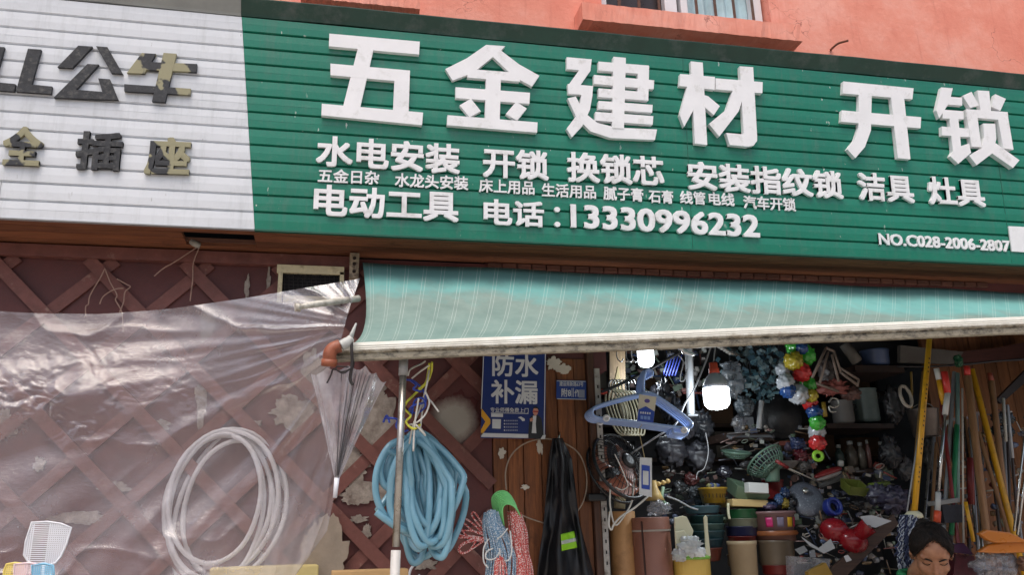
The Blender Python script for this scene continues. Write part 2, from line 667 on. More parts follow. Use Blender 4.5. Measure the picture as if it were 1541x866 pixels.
upw = thing('upper_wall', 'salmon pink rendered upper wall above the shop sign', 'wall', (0, .1, UP))
b = MB()
b.box2((-9, 0, UP), (wx0, .2, 9)).box2((wx1, 0, UP), (9, .2, 9)).box2((wx0, .0, UP), (wx1, .2, wz - .05)).box2((wx0, 0, wz + 1.35), (wx1, .2, 9))
b.build('wall', SAL, upw)
structure(MB().box2((-9, .201, UP), (9, 6, 9)).build('building_core', mat('void', (16, 14, 18), .9)))

# window with sill, bars, frame
win = thing('window', 'white framed upstairs window behind grey security bars with pink sill', 'window', ((wx0 + wx1) / 2, .08, wz))
sl_ = [P(876, 2, -.13), P(1205, 36, -.13)]
def sill(x0, x1, z_top, h, dep, parent, seed=0):
    g = MB()
    nu = 60
    ring = [(-dep, -h), (-dep, 0), (0, .012), (0.0, -h)]
    def fn(a, k):
        yy, zz = ring[k % 4]
        x = x0 + (x1 - x0) * a
        j = .006 * nz(a * 26 + seed, k * 3.3) + .004 * nz(a * 90, k)
        return V((x, yy + j, z_top + zz + j * 1.4))
    vs = [fn(i / nu, k) for i in range(nu + 1) for k in range(4)]
    fs = [(i * 4 + k, i * 4 + (k + 1) % 4, (i + 1) * 4 + (k + 1) % 4, (i + 1) * 4 + k) for i in range(nu) for k in range(4) if k != 2]
    fs += [(0, 3, 2, 1), tuple(nu * 4 + k for k in range(4))]
    g.add(vs, fs)
    return g.build('sill', SAL, parent)
Ys = -.15
zt = P(1040, 20, Ys).z
zl = P(1040, 45, Ys).z
sill(P(876, 10, Ys).x, P(1205, 40, Ys).x, zt, zt - zl, -Ys, win)
WF = mat('white_upvc', (214, 216, 220), .35, .06, 10)
fr = MB()
wzt = wz + 1.32
for xa, xb in ((wx0 + .01, wx0 + .05), (P(998, 5, .08).x, P(1016, 5, .08).x), (P(1022, 5, .08).x, P(1032, 5, .08).x), (wx1 - .075, wx1 - .012)):
    fr.box2((xa, .06, wz - .03), (xb, .11, wzt))
fr.box2((P(1030, 10, .08).x, .064, wz - .034), (wx1 - .05, .106, wz + .03)).box2((wx0 + .03, .064, wz - .034), (P(1000, 10, .08).x, .106, wz - .005)).box2((wx0 + .01, .062, wzt - .04), (wx1 - .01, .108, wzt - .001))
fr.build('frame', WF, win, bevel=.003)
cu = MB().grid(lambda a, b_: V((P(1025, 5, .12).x + a * (wx1 - .04 - P(1025, 5, .12).x), .125 + .012 * math.sin(a * 40 + 2 * nz(a * 5, b_)), wz - .03 + b_ * 1.3)), 60, 6)
cu.build('curtain', mat('pale_curtain', (168, 196, 204), .8, .2, 6), win)
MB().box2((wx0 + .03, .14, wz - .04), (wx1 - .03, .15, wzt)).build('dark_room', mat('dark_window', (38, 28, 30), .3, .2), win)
for px in (900, 932, 962, 992, 1048, 1076, 1104, 1132):
    x = P(px, 10, .02).x
    MB().tube([V((x, .02, wz - .06)), V((x, .02, wzt))], .009, 6).build('bar', mat('bar_steel', (120, 112, 104), .5, .2, 30, 0, .3), win)
# second sill of the next window at the top edge
win2 = thing('window_ledge', 'broken pink render ledge of the next window at the top of the wall', 'ledge', P(560, 2, -.1))
z2 = P(560, -16, Ys).z
sill(P(452, 0, Ys).x, P(632, 8, Ys).x, z2, z2 - P(560, 6, Ys).z, -Ys, win2, 5)
MB().tube([P(467, 20, -.04), P(468, -40, -.04)], .018, 12).build('downpipe', mat('grey_pipe', (128, 122, 118), .5)).name = 'drain_pipe'
tag(bpy.data.objects['drain_pipe'], 'short grey pipe stub running up behind the sign top edge', 'pipe')
nail = MB().tube(cr([P(1250, 75, -.0), P(1254, 71, -.04), P(1262, 65, -.07), P(1276, 61, -.12)], 5), .0065, 7)
tag(nail.build('rebar_stub', mat('rust', (112, 72, 54), .8, .3, 30, .4)), 'bent rusty steel rod sticking out of the pink wall', 'rod')

# ================================================================== SIGNBOARD (white part + green part)
BND = [SUV(362, 1), SUV(383, 344)]             # white/green border
v_bot = SUV(770, 364)[1]
groove_px = [23.8, 47.3, 70.6, 95.1, 119.3, 143.5, 168, 193.4, 218.1, 242.8, 268.4, 294.2, 319.9]
gv = [SUV(367, y)[1] for y in groove_px]
vb0 = SUV(383, 344.5)[1]
step = (gv[0] - vb0) / 13
lines = [vb0 + step * k for k in range(14)]    # 13 boards
v_top = SUV(367, 2)[1]
def clap(u0f, u1f, name, m, parent, label=None):
    """boards with a pressed groove between; u0f/u1f give the ends at height v"""
    g = MB()
    prof = []
    for k in range(13):
        a, b_ = lines[k], lines[k + 1]
        prof += [(a, -.011), (a + .0055, 0.0), (a + step * .5, .0012), (b_ - .0058, 0.0), (b_ - .0038, -.011)]
    prof = [(vb0 - .001, -.03), (vb0 - .001, 0.)] + prof[1:]
    prof += [(lines[13], -.011)]
    NU = 40
    for i in range(len(prof) - 1):
        (va, oa), (vb_, ob) = prof[i], prof[i + 1]
        q = []
        for v, o in ((va, oa), (vb_, ob)):
            q.append([SP(u0f(v) + (u1f(v) - u0f(v)) * j / NU, v, o + .0012 * nz((u0f(v) + (u1f(v) - u0f(v)) * j / NU) * 2.2, i * .37)) for j in range(NU + 1)])
        g.add(q[0] + q[1], [(j, j + 1, NU + 2 + j, NU + 1 + j) for j in range(NU)])
    # backing body
    va, vb_ = vb0 + .002, lines[13]
    corners = [SP(u0f(va), va, -.012), SP(u1f(va), va, -.012), SP(u1f(vb_), vb_, -.012), SP(u0f(vb_), vb_, -.012)]
    g.prism(corners, -SN * .02)
    return g.build(name, m, parent, label)
ULFT, URGT = SUV(0, 200)[0] - .7, SUV(1541, 200)[0] + .6
def border(v):
    (ua, va), (ub, vb_) = BND
    return ua + (ub - ua) * (v - va) / (vb_ - va)
sign = thing('shop_sign', 'long clapboard shop sign with a white left end and green lettered main part', 'sign', SP(0, vb0))
def signmat(name, c, c2, spat, amt):
    t = NT(name)
    f = t.noise(1.7, 6, .6, stretch=(1, 1, 1.5))
    col = t.ramp(f, [(.3, rgb(c)), (.7, rgb(c2))])
    # bird droppings and lime drips: a few thin vertical spots
    d = t.noise(26, 3, .5, stretch=(1.6, 1.6, .55))
    e = t.noise(2.2, 3, .5)
    mk = t.n('ShaderNodeMath', operation='MULTIPLY')
    t.l(t.ramp(d, [(.715, (0, 0, 0)), (.735, (1, 1, 1))]), mk.inputs[0])
    t.l(t.ramp(e, [(.45, (0, 0, 0)), (.55, (1, 1, 1))]), mk.inputs[1])
    col = t.mix(mk.outputs[0], col, rgb(spat))
    w = t.noise(9, 6, .7, stretch=(2.2, 2.2, .16))
    col = t.mix(t.ramp(w, [(.5, (0, 0, 0)), (.8, (amt * 1.3, amt * 1.3, amt * 1.3))]), col, rgb((96, 104, 98)))
    g = t.noise(16, 8, .8)
    col = t.mix(t.ramp(g, [(.5, (0, 0, 0)), (.85, (amt, amt, amt))]), col, rgb((120, 124, 118)))
    t.l(col, t.b.inputs['Base Color'])
    t.b.inputs['Roughness'].default_value = .27
    t.bump(t.noise(5, 4, .5), .12, .01)
    return t.m
GREEN = signmat('green_board', (20, 112, 90), (28, 126, 102), (190, 205, 196), .25)
WHITE = signmat('white_board', (212, 216, 221), (220, 224, 229), (150, 150, 148), .22)
clap(lambda v: ULFT, border, 'white_panel', WHITE, sign, 'white clapboard end panel with dark weathered letters')
clap(lambda v: border(v) + .0008, lambda v: URGT, 'green_panel', GREEN, sign, 'green clapboard main panel with raised white letters')
# top hood: leans forward so that its face looks down
hood_m = mat('dark_hood', (52, 66, 62), .5, .2, 6, .1, dirt=(96, 100, 96), dscale=8, damt=.3)
vt = lines[13]
hh = v_top - vt
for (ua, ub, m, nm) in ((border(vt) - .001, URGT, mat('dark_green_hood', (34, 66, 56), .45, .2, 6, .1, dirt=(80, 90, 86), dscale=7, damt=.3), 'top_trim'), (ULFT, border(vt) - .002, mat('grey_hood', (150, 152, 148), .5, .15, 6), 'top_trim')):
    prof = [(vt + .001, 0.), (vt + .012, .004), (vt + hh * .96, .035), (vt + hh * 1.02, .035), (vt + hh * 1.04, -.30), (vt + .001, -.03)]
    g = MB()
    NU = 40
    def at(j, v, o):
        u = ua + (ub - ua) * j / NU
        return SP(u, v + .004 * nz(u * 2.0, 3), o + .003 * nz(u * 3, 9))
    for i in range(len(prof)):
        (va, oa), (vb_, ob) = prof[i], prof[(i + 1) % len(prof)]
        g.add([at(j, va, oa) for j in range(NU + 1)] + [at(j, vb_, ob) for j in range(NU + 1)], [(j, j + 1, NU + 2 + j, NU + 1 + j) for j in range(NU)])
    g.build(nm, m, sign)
# a thin bright edge along the bottom of the sign
MB().prism([SP(ULFT, vb0 - .006, .004), SP(ULFT, vb0 - .0015, .004), SP(ULFT, vb0 - .0015, -.02), SP(ULFT, vb0 - .006, -.02)], (border(vb0) - ULFT - .001, 0, 0)).build('edge_trim', mat('grey_edge', (150, 152, 154), .5), sign)
MB().prism([SP(border(vb0), vb0 - .009, .005), SP(border(vb0), vb0 - .0015, .005), SP(border(vb0), vb0 - .0015, -.02), SP(border(vb0), vb0 - .009, -.02)], (URGT - border(vb0), 0, 0)).build('edge_trim', mat('green_edge', (18, 84, 66), .5), sign)

# joints between the cladding lengths
for pxj, vA, vB, mj in ((1033, vb0 + .004, lines[13] - .004, 'green_edge'), (1496, vb0 + .004, lines[13] - .004, 'green_edge'), (11, vb0 + .003, lines[2], 'grey_edge')):
    uj = SUV(pxj, 200)[0]
    MB().prism([SP(uj, vA, .0016), SP(uj + .0022, vA, .0016), SP(uj + .0022, vB, .0016), SP(uj, vB, .0016)], -SN * .002).build('joint', mat(mj, (18, 84, 66) if mj == 'green_edge' else (150, 152, 154), .5), sign)
LET = mat('white_acrylic', (232, 232, 234), .4, .05, 9, dirt=(196, 196, 192), dscale=12, damt=.2)
DARKL = None
def strokes(name, polys, conv, th, m, parent=sign):
    g = MB()
    for k, pl in enumerate(polys):
        pts = [S(*conv(*q), th) for q in pl]
        lift = .0004 * k
        g.prism([p + SN * lift for p in pts], -SN * (th + lift - .001))
    return g.build(name, m, parent)
c2 = lambda x, y: (450 + x / 2.4745, 30 + y / 2.4745)
c3 = lambda x, y: (990 + x / 2.2214, 30 + y / 2.2214)
c5 = lambda x, y: (1420 + x / 4.33, 80 + y / 4.33)
c1 = lambda x, y: (x / 2.1654, y / 2.1654)
c7 = lambda x, y: (x / 4.333, y / 4.333)
TH = .024
strokes('letter', [[(113, 50), (450, 80), (447, 128), (111, 97)], [(220, 101), (278, 106), (226, 332), (163, 326)], [(117, 162), (413, 188), (411, 232), (117, 205)],
                   [(357, 186), (413, 190), (408, 350), (350, 345)], [(85, 312), (462, 345), (458, 392), (83, 355)]], c2, TH, LET)
strokes('letter', [[(697, 92), (768, 97), (752, 113), (820, 165), (895, 207), (868, 247), (800, 210), (722, 137), (650, 195), (572, 225), (545, 182), (625, 142)],
                   [(627, 182), (822, 197), (822, 229), (627, 214)], [(583, 250), (860, 271), (858, 312), (583, 290)], [(697, 196), (752, 200), (747, 385), (692, 380)],
                   [(598, 318), (640, 293), (677, 340), (635, 362)], [(808, 305), (848, 330), (812, 375), (770, 350)], [(553, 355), (888, 382), (886, 420), (551, 392)]], c2, TH, LET)
strokes('letter', [[(997, 138), (1090, 146), (1085, 190), (997, 182)], [(1045, 184), (1086, 187), (1046, 245), (1003, 242)], [(1001, 238), (1095, 246), (1092, 282), (1003, 274)],
                   [(1052, 275), (1093, 278), (1083, 335), (1055, 395), (1016, 437), (996, 405), (1030, 360), (1045, 315)],
                   [(1000, 292), (1030, 285), (1062, 345), (1110, 383), (1180, 401), (1333, 408), (1325, 447), (1160, 440), (1085, 415), (1032, 362)],
                   [(1115, 155), (1302, 170), (1302, 203), (1115, 188)], [(1098, 205), (1322, 225), (1320, 258), (1098, 238)], [(1262, 169), (1303, 172), (1300, 298), (1260, 295)],
                   [(1115, 255), (1300, 270), (1300, 301), (1115, 287)], [(1115, 302), (1316, 317), (1314, 346), (1113, 331)], [(1103, 343), (1318, 359), (1316, 391), (1103, 375)],
                   [(1170, 138), (1216, 142), (1209, 406), (1165, 403)]], c2, TH, LET)
strokes('letter', [[(75, 180), (191, 190), (190, 233), (72, 220)], [(110, 138), (150, 142), (165, 418), (124, 413)], [(98, 222), (130, 226), (122, 295), (88, 357), (73, 318)],
                   [(150, 250), (168, 255), (207, 288), (187, 318), (152, 288)], [(193, 195), (350, 208), (349, 245), (194, 232)],
                   [(273, 155), (318, 158), (331, 385), (331, 405), (320, 420), (300, 424), (240, 418), (228, 378), (287, 383)],
                   [(250, 236), (290, 241), (270, 305), (205, 390), (170, 348), (228, 300)]], c3, TH, LET)
strokes('letter', [[(620, 205), (855, 228), (851, 265), (618, 245)], [(615, 302), (880, 325), (878, 362), (613, 340)],
                   [(672, 240), (715, 245), (712, 370), (692, 425), (660, 462), (633, 432), (658, 400), (671, 360)], [(778, 248), (822, 253), (844, 466), (802, 462)]], c3, TH, LET)
strokes('letter', [[(-14, 222), (60, 228), (38, 320), (-28, 425), (-48, 372)], [(30, 282), (120, 290), (122, 341), (30, 334)], [(-5, 368), (130, 378), (131, 431), (-5, 424)],
                   [(-12, 478), (170, 492), (169, 547), (-10, 535)], [(38, 422), (95, 427), (112, 606), (165, 588), (178, 650), (95, 722), (42, 672), (60, 640)],
                   [(218, 243), (295, 247), (308, 380), (240, 375)], [(122, 278), (180, 252), (228, 340), (172, 358)], [(335, 268), (403, 298), (368, 375), (312, 350)],
                   [(145, 365), (415, 385), (420, 441), (147, 416)], [(146, 400), (216, 408), (244, 613), (181, 610)], [(350, 420), (418, 428), (452, 630), (386, 622)],
                   [(255, 460), (332, 462), (340, 560), (318, 650), (212, 732), (163, 670), (245, 620), (262, 550)], [(335, 588), (490, 700), (448, 750), (312, 655)]], c5, TH, LET)

def word(txt, lb, rb, hpx, off, th, m, parent=sign, track=0.):
    """letters of txt: ink from lower-left pixel lb to lower-right pixel rb, hpx pixels tall"""
    lay = layout(txt, off, track)
    allv = [q for _, vs, _ in lay for q in vs]
    xa, xb = min(q.x for q in allv), max(q.x for q in allv)
    ya, yb = min(q.y for q in allv), max(q.y for q in allv)
    u0, v0 = SUV(*lb, th)
    u1, v1 = SUV(*rb, th)
    h = SUV(lb[0], lb[1] - hpx, th)[1] - v0
    for ch, vs, fs in lay:
        g = MB()
        out = []
        for q in vs:
            k = (q.x - xa) / (xb - xa)
            out.append(SP(u0 + (u1 - u0) * k, v0 + (v1 - v0) * k + (q.y - ya) / (yb - ya) * h, .001 + (q.z + .5) * th))
        g.add(out, fs)
        g.build('letter', m, parent)
M1, M2, M3 = .026, .020, .03
for txt, lb, rb, h, off, th in [
    ('水电安装', (475, 249), (692, 262.5), 46, M1, .014), ('开锁', (726.8, 266), (826, 272), 45, M1, .014), ('换锁芯', (854, 273), (1000, 280.5), 45, M1, .014),
    ('安装指纹锁', (1036, 285), (1270, 300), 43, M1, .014), ('洁具', (1294, 301), (1377, 306), 42, M1, .014), ('灶具', (1400, 307.5), (1484, 312), 42, M1, .014),
    ('五金日杂', (478, 274.5), (570.4, 278), 21, M2, .007), ('水龙头安装', (594, 281), (704.5, 286.5), 21, M2, .007), ('床上用品', (720.8, 289.4), (804.4, 293.5), 21, M2, .007),
    ('生活用品', (815.5, 296), (897, 299.5), 20.5, M2, .007), ('腻子膏', (908.5, 300.5), (968.5, 304), 20.5, M2, .007), ('石膏', (976.5, 305), (1013.5, 307), 20, M2, .007),
    ('线管', (1024, 306.5), (1062, 308.5), 19.5, M2, .007), ('电线', (1067, 308.5), (1105.7, 310.5), 19.5, M2, .007), ('汽车开锁', (1119.5, 314), (1198, 318.5), 20, M2, .007),
    ('电动工具', (471, 324.5), (690, 334.5), 47.5, M1, .014), ('电话', (727.6, 338), (819, 342.5), 39, M1, .014), (':', (834.5, 341.2), (843.5, 341.8), 30, .0, .014),
    ('13330996232', (859, 342.5), (1144, 358), 35.5, .026, .014), ('NO.C028-2006-2807', (1323, 368.5), (1521, 379.5), 17.5, .026, .008)]:
    word(txt, lb, rb, h, off, th, LET)
MB().prism([S(1518, 340.5, .008), S(1560, 342.5, .008), S(1562, 381, .008), S(1523, 378.5, .008)], -SN * .007).build('blank_plate', LET, sign)

def peel():
    t = NT('peeling_letter_paint')
    f = t.noise(9, 3, .55)
    m = t.ramp(f, [(.45, (0, 0, 0)), (.48, (1, 1, 1))])
    g = t.noise(60, 6, .75)
    dk = t.ramp(g, [(.3, rgb((44, 46, 50))), (.62, rgb((62, 64, 68))), (.75, rgb((110, 110, 108)))])
    t.l(t.mix(m, dk, rgb((150, 146, 118))), t.b.inputs['Base Color'])
    t.b.inputs['Roughness'].default_value = .75
    t.bump(g, .3, .003)
    return t.m
PEEL = peel()
DARKL = mat('dark_letter_paint', (54, 56, 60), .8, .25, 40, .3, dirt=(98, 98, 96), dscale=45, damt=.35)
T2 = .016
L = [(182, 316), (268, 322), (205, 550), (340, 563), (332, 612), (103, 595)]
strokes('letter', [L], c7, T2, DARKL)
strokes('letter', [[(x - 240, y - 16) for x, y in L]], c7, T2, DARKL)
strokes('letter', [[(255, 148), (301, 151), (235, 221), (187, 218)], [(313, 150), (350, 153), (400, 240), (362, 237)],
                   [(285, 208), (322, 210), (247, 292), (333, 299), (320, 255), (358, 258), (385, 325), (175, 318)]], c1, T2, DARKL)
strokes('letter', [[(462, 172), (508, 175), (470, 239), (413, 237)], [(455, 200), (642, 208), (640, 234), (452, 226)], [(405, 274), (622, 289), (620, 309), (405, 297)],
                   [(533, 172), (575, 175), (538, 333), (495, 330)]], c1, T2, PEEL)
for txt, lb, rb, h, m in [('全', (0, 247.5), (61, 250), 59, PEEL), ('插', (111, 254.5), (181, 257), 58, DARKL), ('座', (216, 262), (284, 264), 57, PEEL)]:
    word(txt, lb, rb, h, .03, T2, m)
# ================================================================== AWNING
TL, TR = P(546, 396, -.1), P(1541, 441, -.1)
FL, FR = P(520, 528, -.88), P(1541, 488, -1.2)
XD = (TR - TL).normalized()
ext = 1.0 + .6 / (TR - TL).length             # the awning runs on past the frame
TR2 = TL + (TR - TL) * ext
FR2 = FL + (FR - FL) * ext
LEN = (TR2 - TL).length
aw = thing('awning', 'faded teal striped fabric awning with a grimy white front bar over the shop opening', 'awning', TL)
def fabric():
    t = NT('awning_fabric')
    sx = t.n('ShaderNodeSeparateXYZ')
    t.l(t.tc.outputs['UV'], sx.inputs[0])
    f = t.noise(3, 6, .6)
    c = t.ramp(f, [(.3, rgb((88, 146, 143))), (.7, rgb((108, 166, 161)))])
    grey = t.ramp(t.noise(8, 8, .7), [(.3, rgb((100, 120, 113))), (.7, rgb((128, 144, 136)))])
    # grime: the lower, outer half has gone grey with a ragged border
    a = t.n('ShaderNodeMath', operation='MULTIPLY_ADD')
    t.l(t.noise(4.5, 7, .65), a.inputs[0]); a.inputs[1].default_value = .55
    t.l(sx.outputs['Y'], a.inputs[2])
    au = t.n('ShaderNodeMath', operation='MULTIPLY_ADD'); t.l(sx.outputs['X'], au.inputs[0]); au.inputs[1].default_value = -.16; t.l(a.outputs[0], au.inputs[2])
    a2_ = t.n('ShaderNodeMath', operation='ADD'); t.l(au.outputs[0], a2_.inputs[0]); a2_.inputs[1].default_value = .07
    a = a2_
    gm = t.ramp(a.outputs[0], [(.46, (0, 0, 0)), (.62, (.92, .92, .92)), (1.1, (.8, .8, .8))])
    c = t.mix(gm, c, grey)
    # soffit shade put into the colour along the wall edge, with dirt drips
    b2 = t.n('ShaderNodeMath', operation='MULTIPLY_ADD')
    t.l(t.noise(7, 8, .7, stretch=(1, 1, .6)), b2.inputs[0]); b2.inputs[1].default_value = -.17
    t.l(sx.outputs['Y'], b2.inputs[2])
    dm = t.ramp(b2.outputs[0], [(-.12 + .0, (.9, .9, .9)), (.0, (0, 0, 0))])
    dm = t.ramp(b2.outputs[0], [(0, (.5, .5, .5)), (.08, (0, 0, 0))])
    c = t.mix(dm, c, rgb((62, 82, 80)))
    # woven pairs of pale stripes
    u = t.n('ShaderNodeMath', operation='MULTIPLY'); t.l(sx.outputs['X'], u.inputs[0]); u.inputs[1].default_value = LEN / .0815
    fr_ = t.n('ShaderNodeMath', operation='FRACT'); t.l(u.outputs[0], fr_.inputs[0])
    st = t.ramp(fr_.outputs[0], [(0.31, (0, 0, 0)), (.32, (1, 1, 1)), (.332, (1, 1, 1)), (.342, (0, 0, 0)), (.49, (0, 0, 0)), (.50, (1, 1, 1)), (.512, (1, 1, 1)), (.522, (0, 0, 0))])
    sm = t.n('ShaderNodeMath', operation='MULTIPLY'); t.l(st, sm.inputs[0])
    t.l(t.ramp(t.noise(10, 6, .7), [(.3, (.22, .22, .22)), (.65, (.58, .58, .58))]), sm.inputs[1])
    c = t.mix(sm.outputs[0], c, rgb((206, 208, 200)))
    # fine smears of dirt
    dd = t.noise(14, 9, .75, stretch=(1, 1, 1))
    c = t.mix(t.ramp(dd, [(.6, (0, 0, 0)), (.8, (.5, .5, .5))]), c, rgb((96, 106, 100)))
    t.l(c, t.b.inputs['Base Color'])
    t.b.inputs['Roughness'].default_value = .7
    t.bump(t.noise(60, 5, .6), .15, .003)
    return t.m
def awn(a, b):
    p = TL.lerp(TR2, a).lerp(FL.lerp(FR2, a), b)
    sag = .10 * math.sin(math.pi * min(1, b)) * (1 - .25 * b)
    p = p - V((0, 0, 1)) * sag
    x = p.x
    p.z += .008 * nz(x * 2.2, b * 2.5, 4) + .002 * math.sin(x * 9 + b * 4) * b * (1 - b) * 4
    p.z += .003 * nz(x * 7, b * 5, 1) * math.sin(math.pi * b) + .0015 * nz(x * 18 + b * 9, b * 4, 6) * math.sin(math.pi * b)
    p.y += .012 * nz(x * 1.6, b * 2, 8) * b
    p.x += .04 * math.sin(math.pi * b) * max(0, 1 - a / .08) ** 2     # the free end curls in
    return p
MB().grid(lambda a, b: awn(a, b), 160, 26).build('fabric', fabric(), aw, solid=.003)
# front bar: fluted white profile with a stained lower lip
BD = (FR2 - FL).normalized()
BW = BD.cross(V((0, 0, 1))).normalized()       # outward or inward
if BW.y > 0: BW = -BW
BU = BW.cross(BD)
if BU.z < 0: BU = -BU
def barmat():
    t = NT('stained_aluminium')
    sx = t.n('ShaderNodeSeparateXYZ'); t.l(t.tc.outputs['UV'], sx.inputs[0])
    c = t.ramp(t.noise(9, 6, .7), [(.35, rgb((196, 196, 186))), (.7, rgb((220, 220, 212)))])
    a = t.n('ShaderNodeMath', operation='MULTIPLY_ADD')
    t.l(t.noise(30, 8, .75), a.inputs[0]); a.inputs[1].default_value = .8
    t.l(sx.outputs['Y'], a.inputs[2])
    c = t.mix(t.ramp(a.outputs[0], [(.80, (0, 0, 0)), (.96, (.6, .6, .6)), (1.3, (.85, .85, .85))]), c, rgb((138, 128, 106)))
    m = t.noise(42, 9, .8, stretch=(.6, 1, 1.4))
    a2 = t.n('ShaderNodeMath', operation='MULTIPLY')
    t.l(t.ramp(m, [(.47, (0, 0, 0)), (.60, (1, 1, 1))]), a2.inputs[0])
    t.l(t.ramp(sx.outputs['Y'], [(.46, (0, 0, 0)), (.58, (1, 1, 1)), (.8, (.8, .8, .8)), (1, (.5, .5, .5))]), a2.inputs[1])
    c = t.mix(a2.outputs[0], c, rgb((44, 40, 34)))
    t.l(c, t.b.inputs['Base Color'])
    t.b.inputs['Roughness'].default_value = .45
    t.bump(t.noise(30, 6, .7), .2, .002)
    return t.m
prof = [(.0, .024), (.012, .023), (.020, .018), (.0215, .012), (.024, .010), (.0225, .006), (.025, .003), (.0235, -.001), (.0255, -.004), (.023, -.008), (.017, -.012), (.011, -.014), (.013, -.018), (.0125, -.034), (.010, -.038), (.0, -.039), (-.008, -.034), (-.02, -.018), (-.024, .0), (-.016, .02)]
g = MB()
L0 = (FR2 - FL).length
NU = 120
o0 = 0
n = len(prof)
for i in range(NU + 1):
    a = -.012 + (1.012) * i / NU
    for k, (pw, pu) in enumerate(prof):
        q = FL + BD * (L0 * a) + BW * pw + BU * pu
        q.z += .004 * nz(q.x * 1.5, 3)
        if pu < -.012: q += BU * .0016 * nz(q.x * 22, k)
        g.v.append(q)
        g.uv[len(g.v) - 1] = (a, max(0, min(1, (.024 - pu) / .063)) if k < 16 else 1)
for i in range(NU):
    for k in range(n):
        k2 = (k + 1) % n
        g.f.append([i * n + k, i * n + k2, (i + 1) * n + k2, (i + 1) * n + k]); g.sm.append(False)
g.f.append(list(range(n))); g.sm.append(False)
g.build('front_bar', barmat(), aw)
# folding arm under the fabric, wall bracket, arm stub that pokes out on the left
ALU = mat('painted_aluminium', (206, 202, 190), .45, .1, 18, dirt=(120, 108, 90), dscale=20, damt=.4)
STEEL = mat('steel_tube', (176, 174, 168), .3, .15, 22, 0, .85, dirt=(120, 112, 98), dscale=24, damt=.3)
MB().tube([P(446, 463, -.66), P(470, 459, -.62), P(540, 449.5, -.50)], [.009, .0125, .0135], 10).tube([P(444, 463, -.66), P(452, 463, -.655)], .016, 8).build('arm', ALU, aw)
br = MB()
bp = P(533, 402, -.06)
br.box(bp, (.042, .05, .12)).box(bp + V((0, -.026, .03)), (.03, .01, .03))
brk = br.build('wall_bracket', mat('cream_bracket', (168, 152, 128), .6, .2, 24, .2, dirt=(70, 58, 48), dscale=30, damt=.5), aw, bevel=.004)
for dz in (.03, .005, -.03):
    MB().lathe([(.008, 0), (.008, .006), (.003, .008)], bp + V((0, -.026 if dz != .03 else -.032, dz)), (0, -1, 0), 8).build('bolt', mat('dark_bolt', (48, 38, 34), .5, .2, 30, 0, .6), brk)
# row of small blocks on the wall head behind the awning top
wallhead = MB()
for k in range(38):
    x = P(745, 402, -.03).x + k * .071
    wallhead.box((x, -.012, P(760, 401, -.012).z), (.066, .02, .026))
tag(wallhead.build('brick_course', wood('brown_blocks', (118, 78, 64), (78, 48, 40), 'X'), bevel=.003), 'row of small brown blocks along the wall head above the teal awning', 'blocks')
# lintel strip over the opening, behind the awning
structure(MB().box2((PLANK_X + .002, .001, P(905, 520, 0).z + .14), (RIGHT + .5, .139, zf + .24)).build('lintel_wall', MAROON))

# elbow pipe and valve tied to the bar end
elb = thing('pipe_elbow', 'rust brown plastic pipe elbow with grey valve tied to the awning bar end', 'pipe fitting', P(505, 535, -.9))
RUSTP = mat('brown_plastic', (150, 84, 56), .5, .2, 20, .2, dirt=(90, 48, 34), dscale=20, damt=.5)
MB().tube(cr([P(497, 549, -.92), P(496, 536, -.93), P(500, 526, -.93), P(512, 521, -.93)], 5), .022, 12).tube([P(495, 552, -.92), P(496, 541, -.925)], .026, 12).build('elbow', RUSTP, elb)
MB().tube(cr([P(513, 521, -.93), P(522, 516, -.93), P(529, 509, -.93)], 4), [.018, .017, .018, .018, .018, .016, .014, .014, .012], 10).tube([P(525, 515, -.93), P(536, 487, -.92)], [.010, .003], 6).build('valve', mat('grey_valve', (176, 178, 174), .5, .15, 20), elb)
wires = MB()
CORD = mat('dark_cord', (40, 36, 36), .7)
wires.tube(cr([P(531, 500, -.91), P(529, 520, -.935), P(530, 548, -.93), P(527, 570, -.92), P(531, 580, -.92)], 6), .005, 6)
wires.tube(cr([P(528, 555, -.93), P(515, 560, -.93), P(502, 556, -.93), P(498, 565, -.93), P(492, 577, -.93)], 6), .0028, 5)
wires.tube(cr([P(530, 552, -.93), P(518, 562, -.93), P(508, 558, -.93), P(507, 552, -.93), P(525, 553, -.93)], 6), .0024, 5)
wires.build('tie_cord', CORD, elb)

# pole that props up the bar
pole = thing('awning_pole', 'slim steel prop pole with white sleeve standing under the awning bar', 'pole', P(591, 1200, -.86))
pt, pb = P(607.5, 541, -.86), P(596, 824, -.86)
dn = (pb - pt) / (pb.z - pt.z)
foot = pt + dn * (0.02 - pt.z)
MB().tube([pt + dn * -.03, pb], .0118, 12).build('upper_tube', STEEL, pole)
MB().tube([pb - dn * .01, foot], .0155, 12).build('lower_tube', mat('white_sleeve', (188, 186, 182), .5, .1, 20, dirt=(130, 122, 112), dscale=20, damt=.3), pole)
MB().tube([pt + dn * 0, P(606.5, 566, -.86)], .0155, 12).build('collar', mat('grey_sleeve', (150, 150, 148), .5), pole)

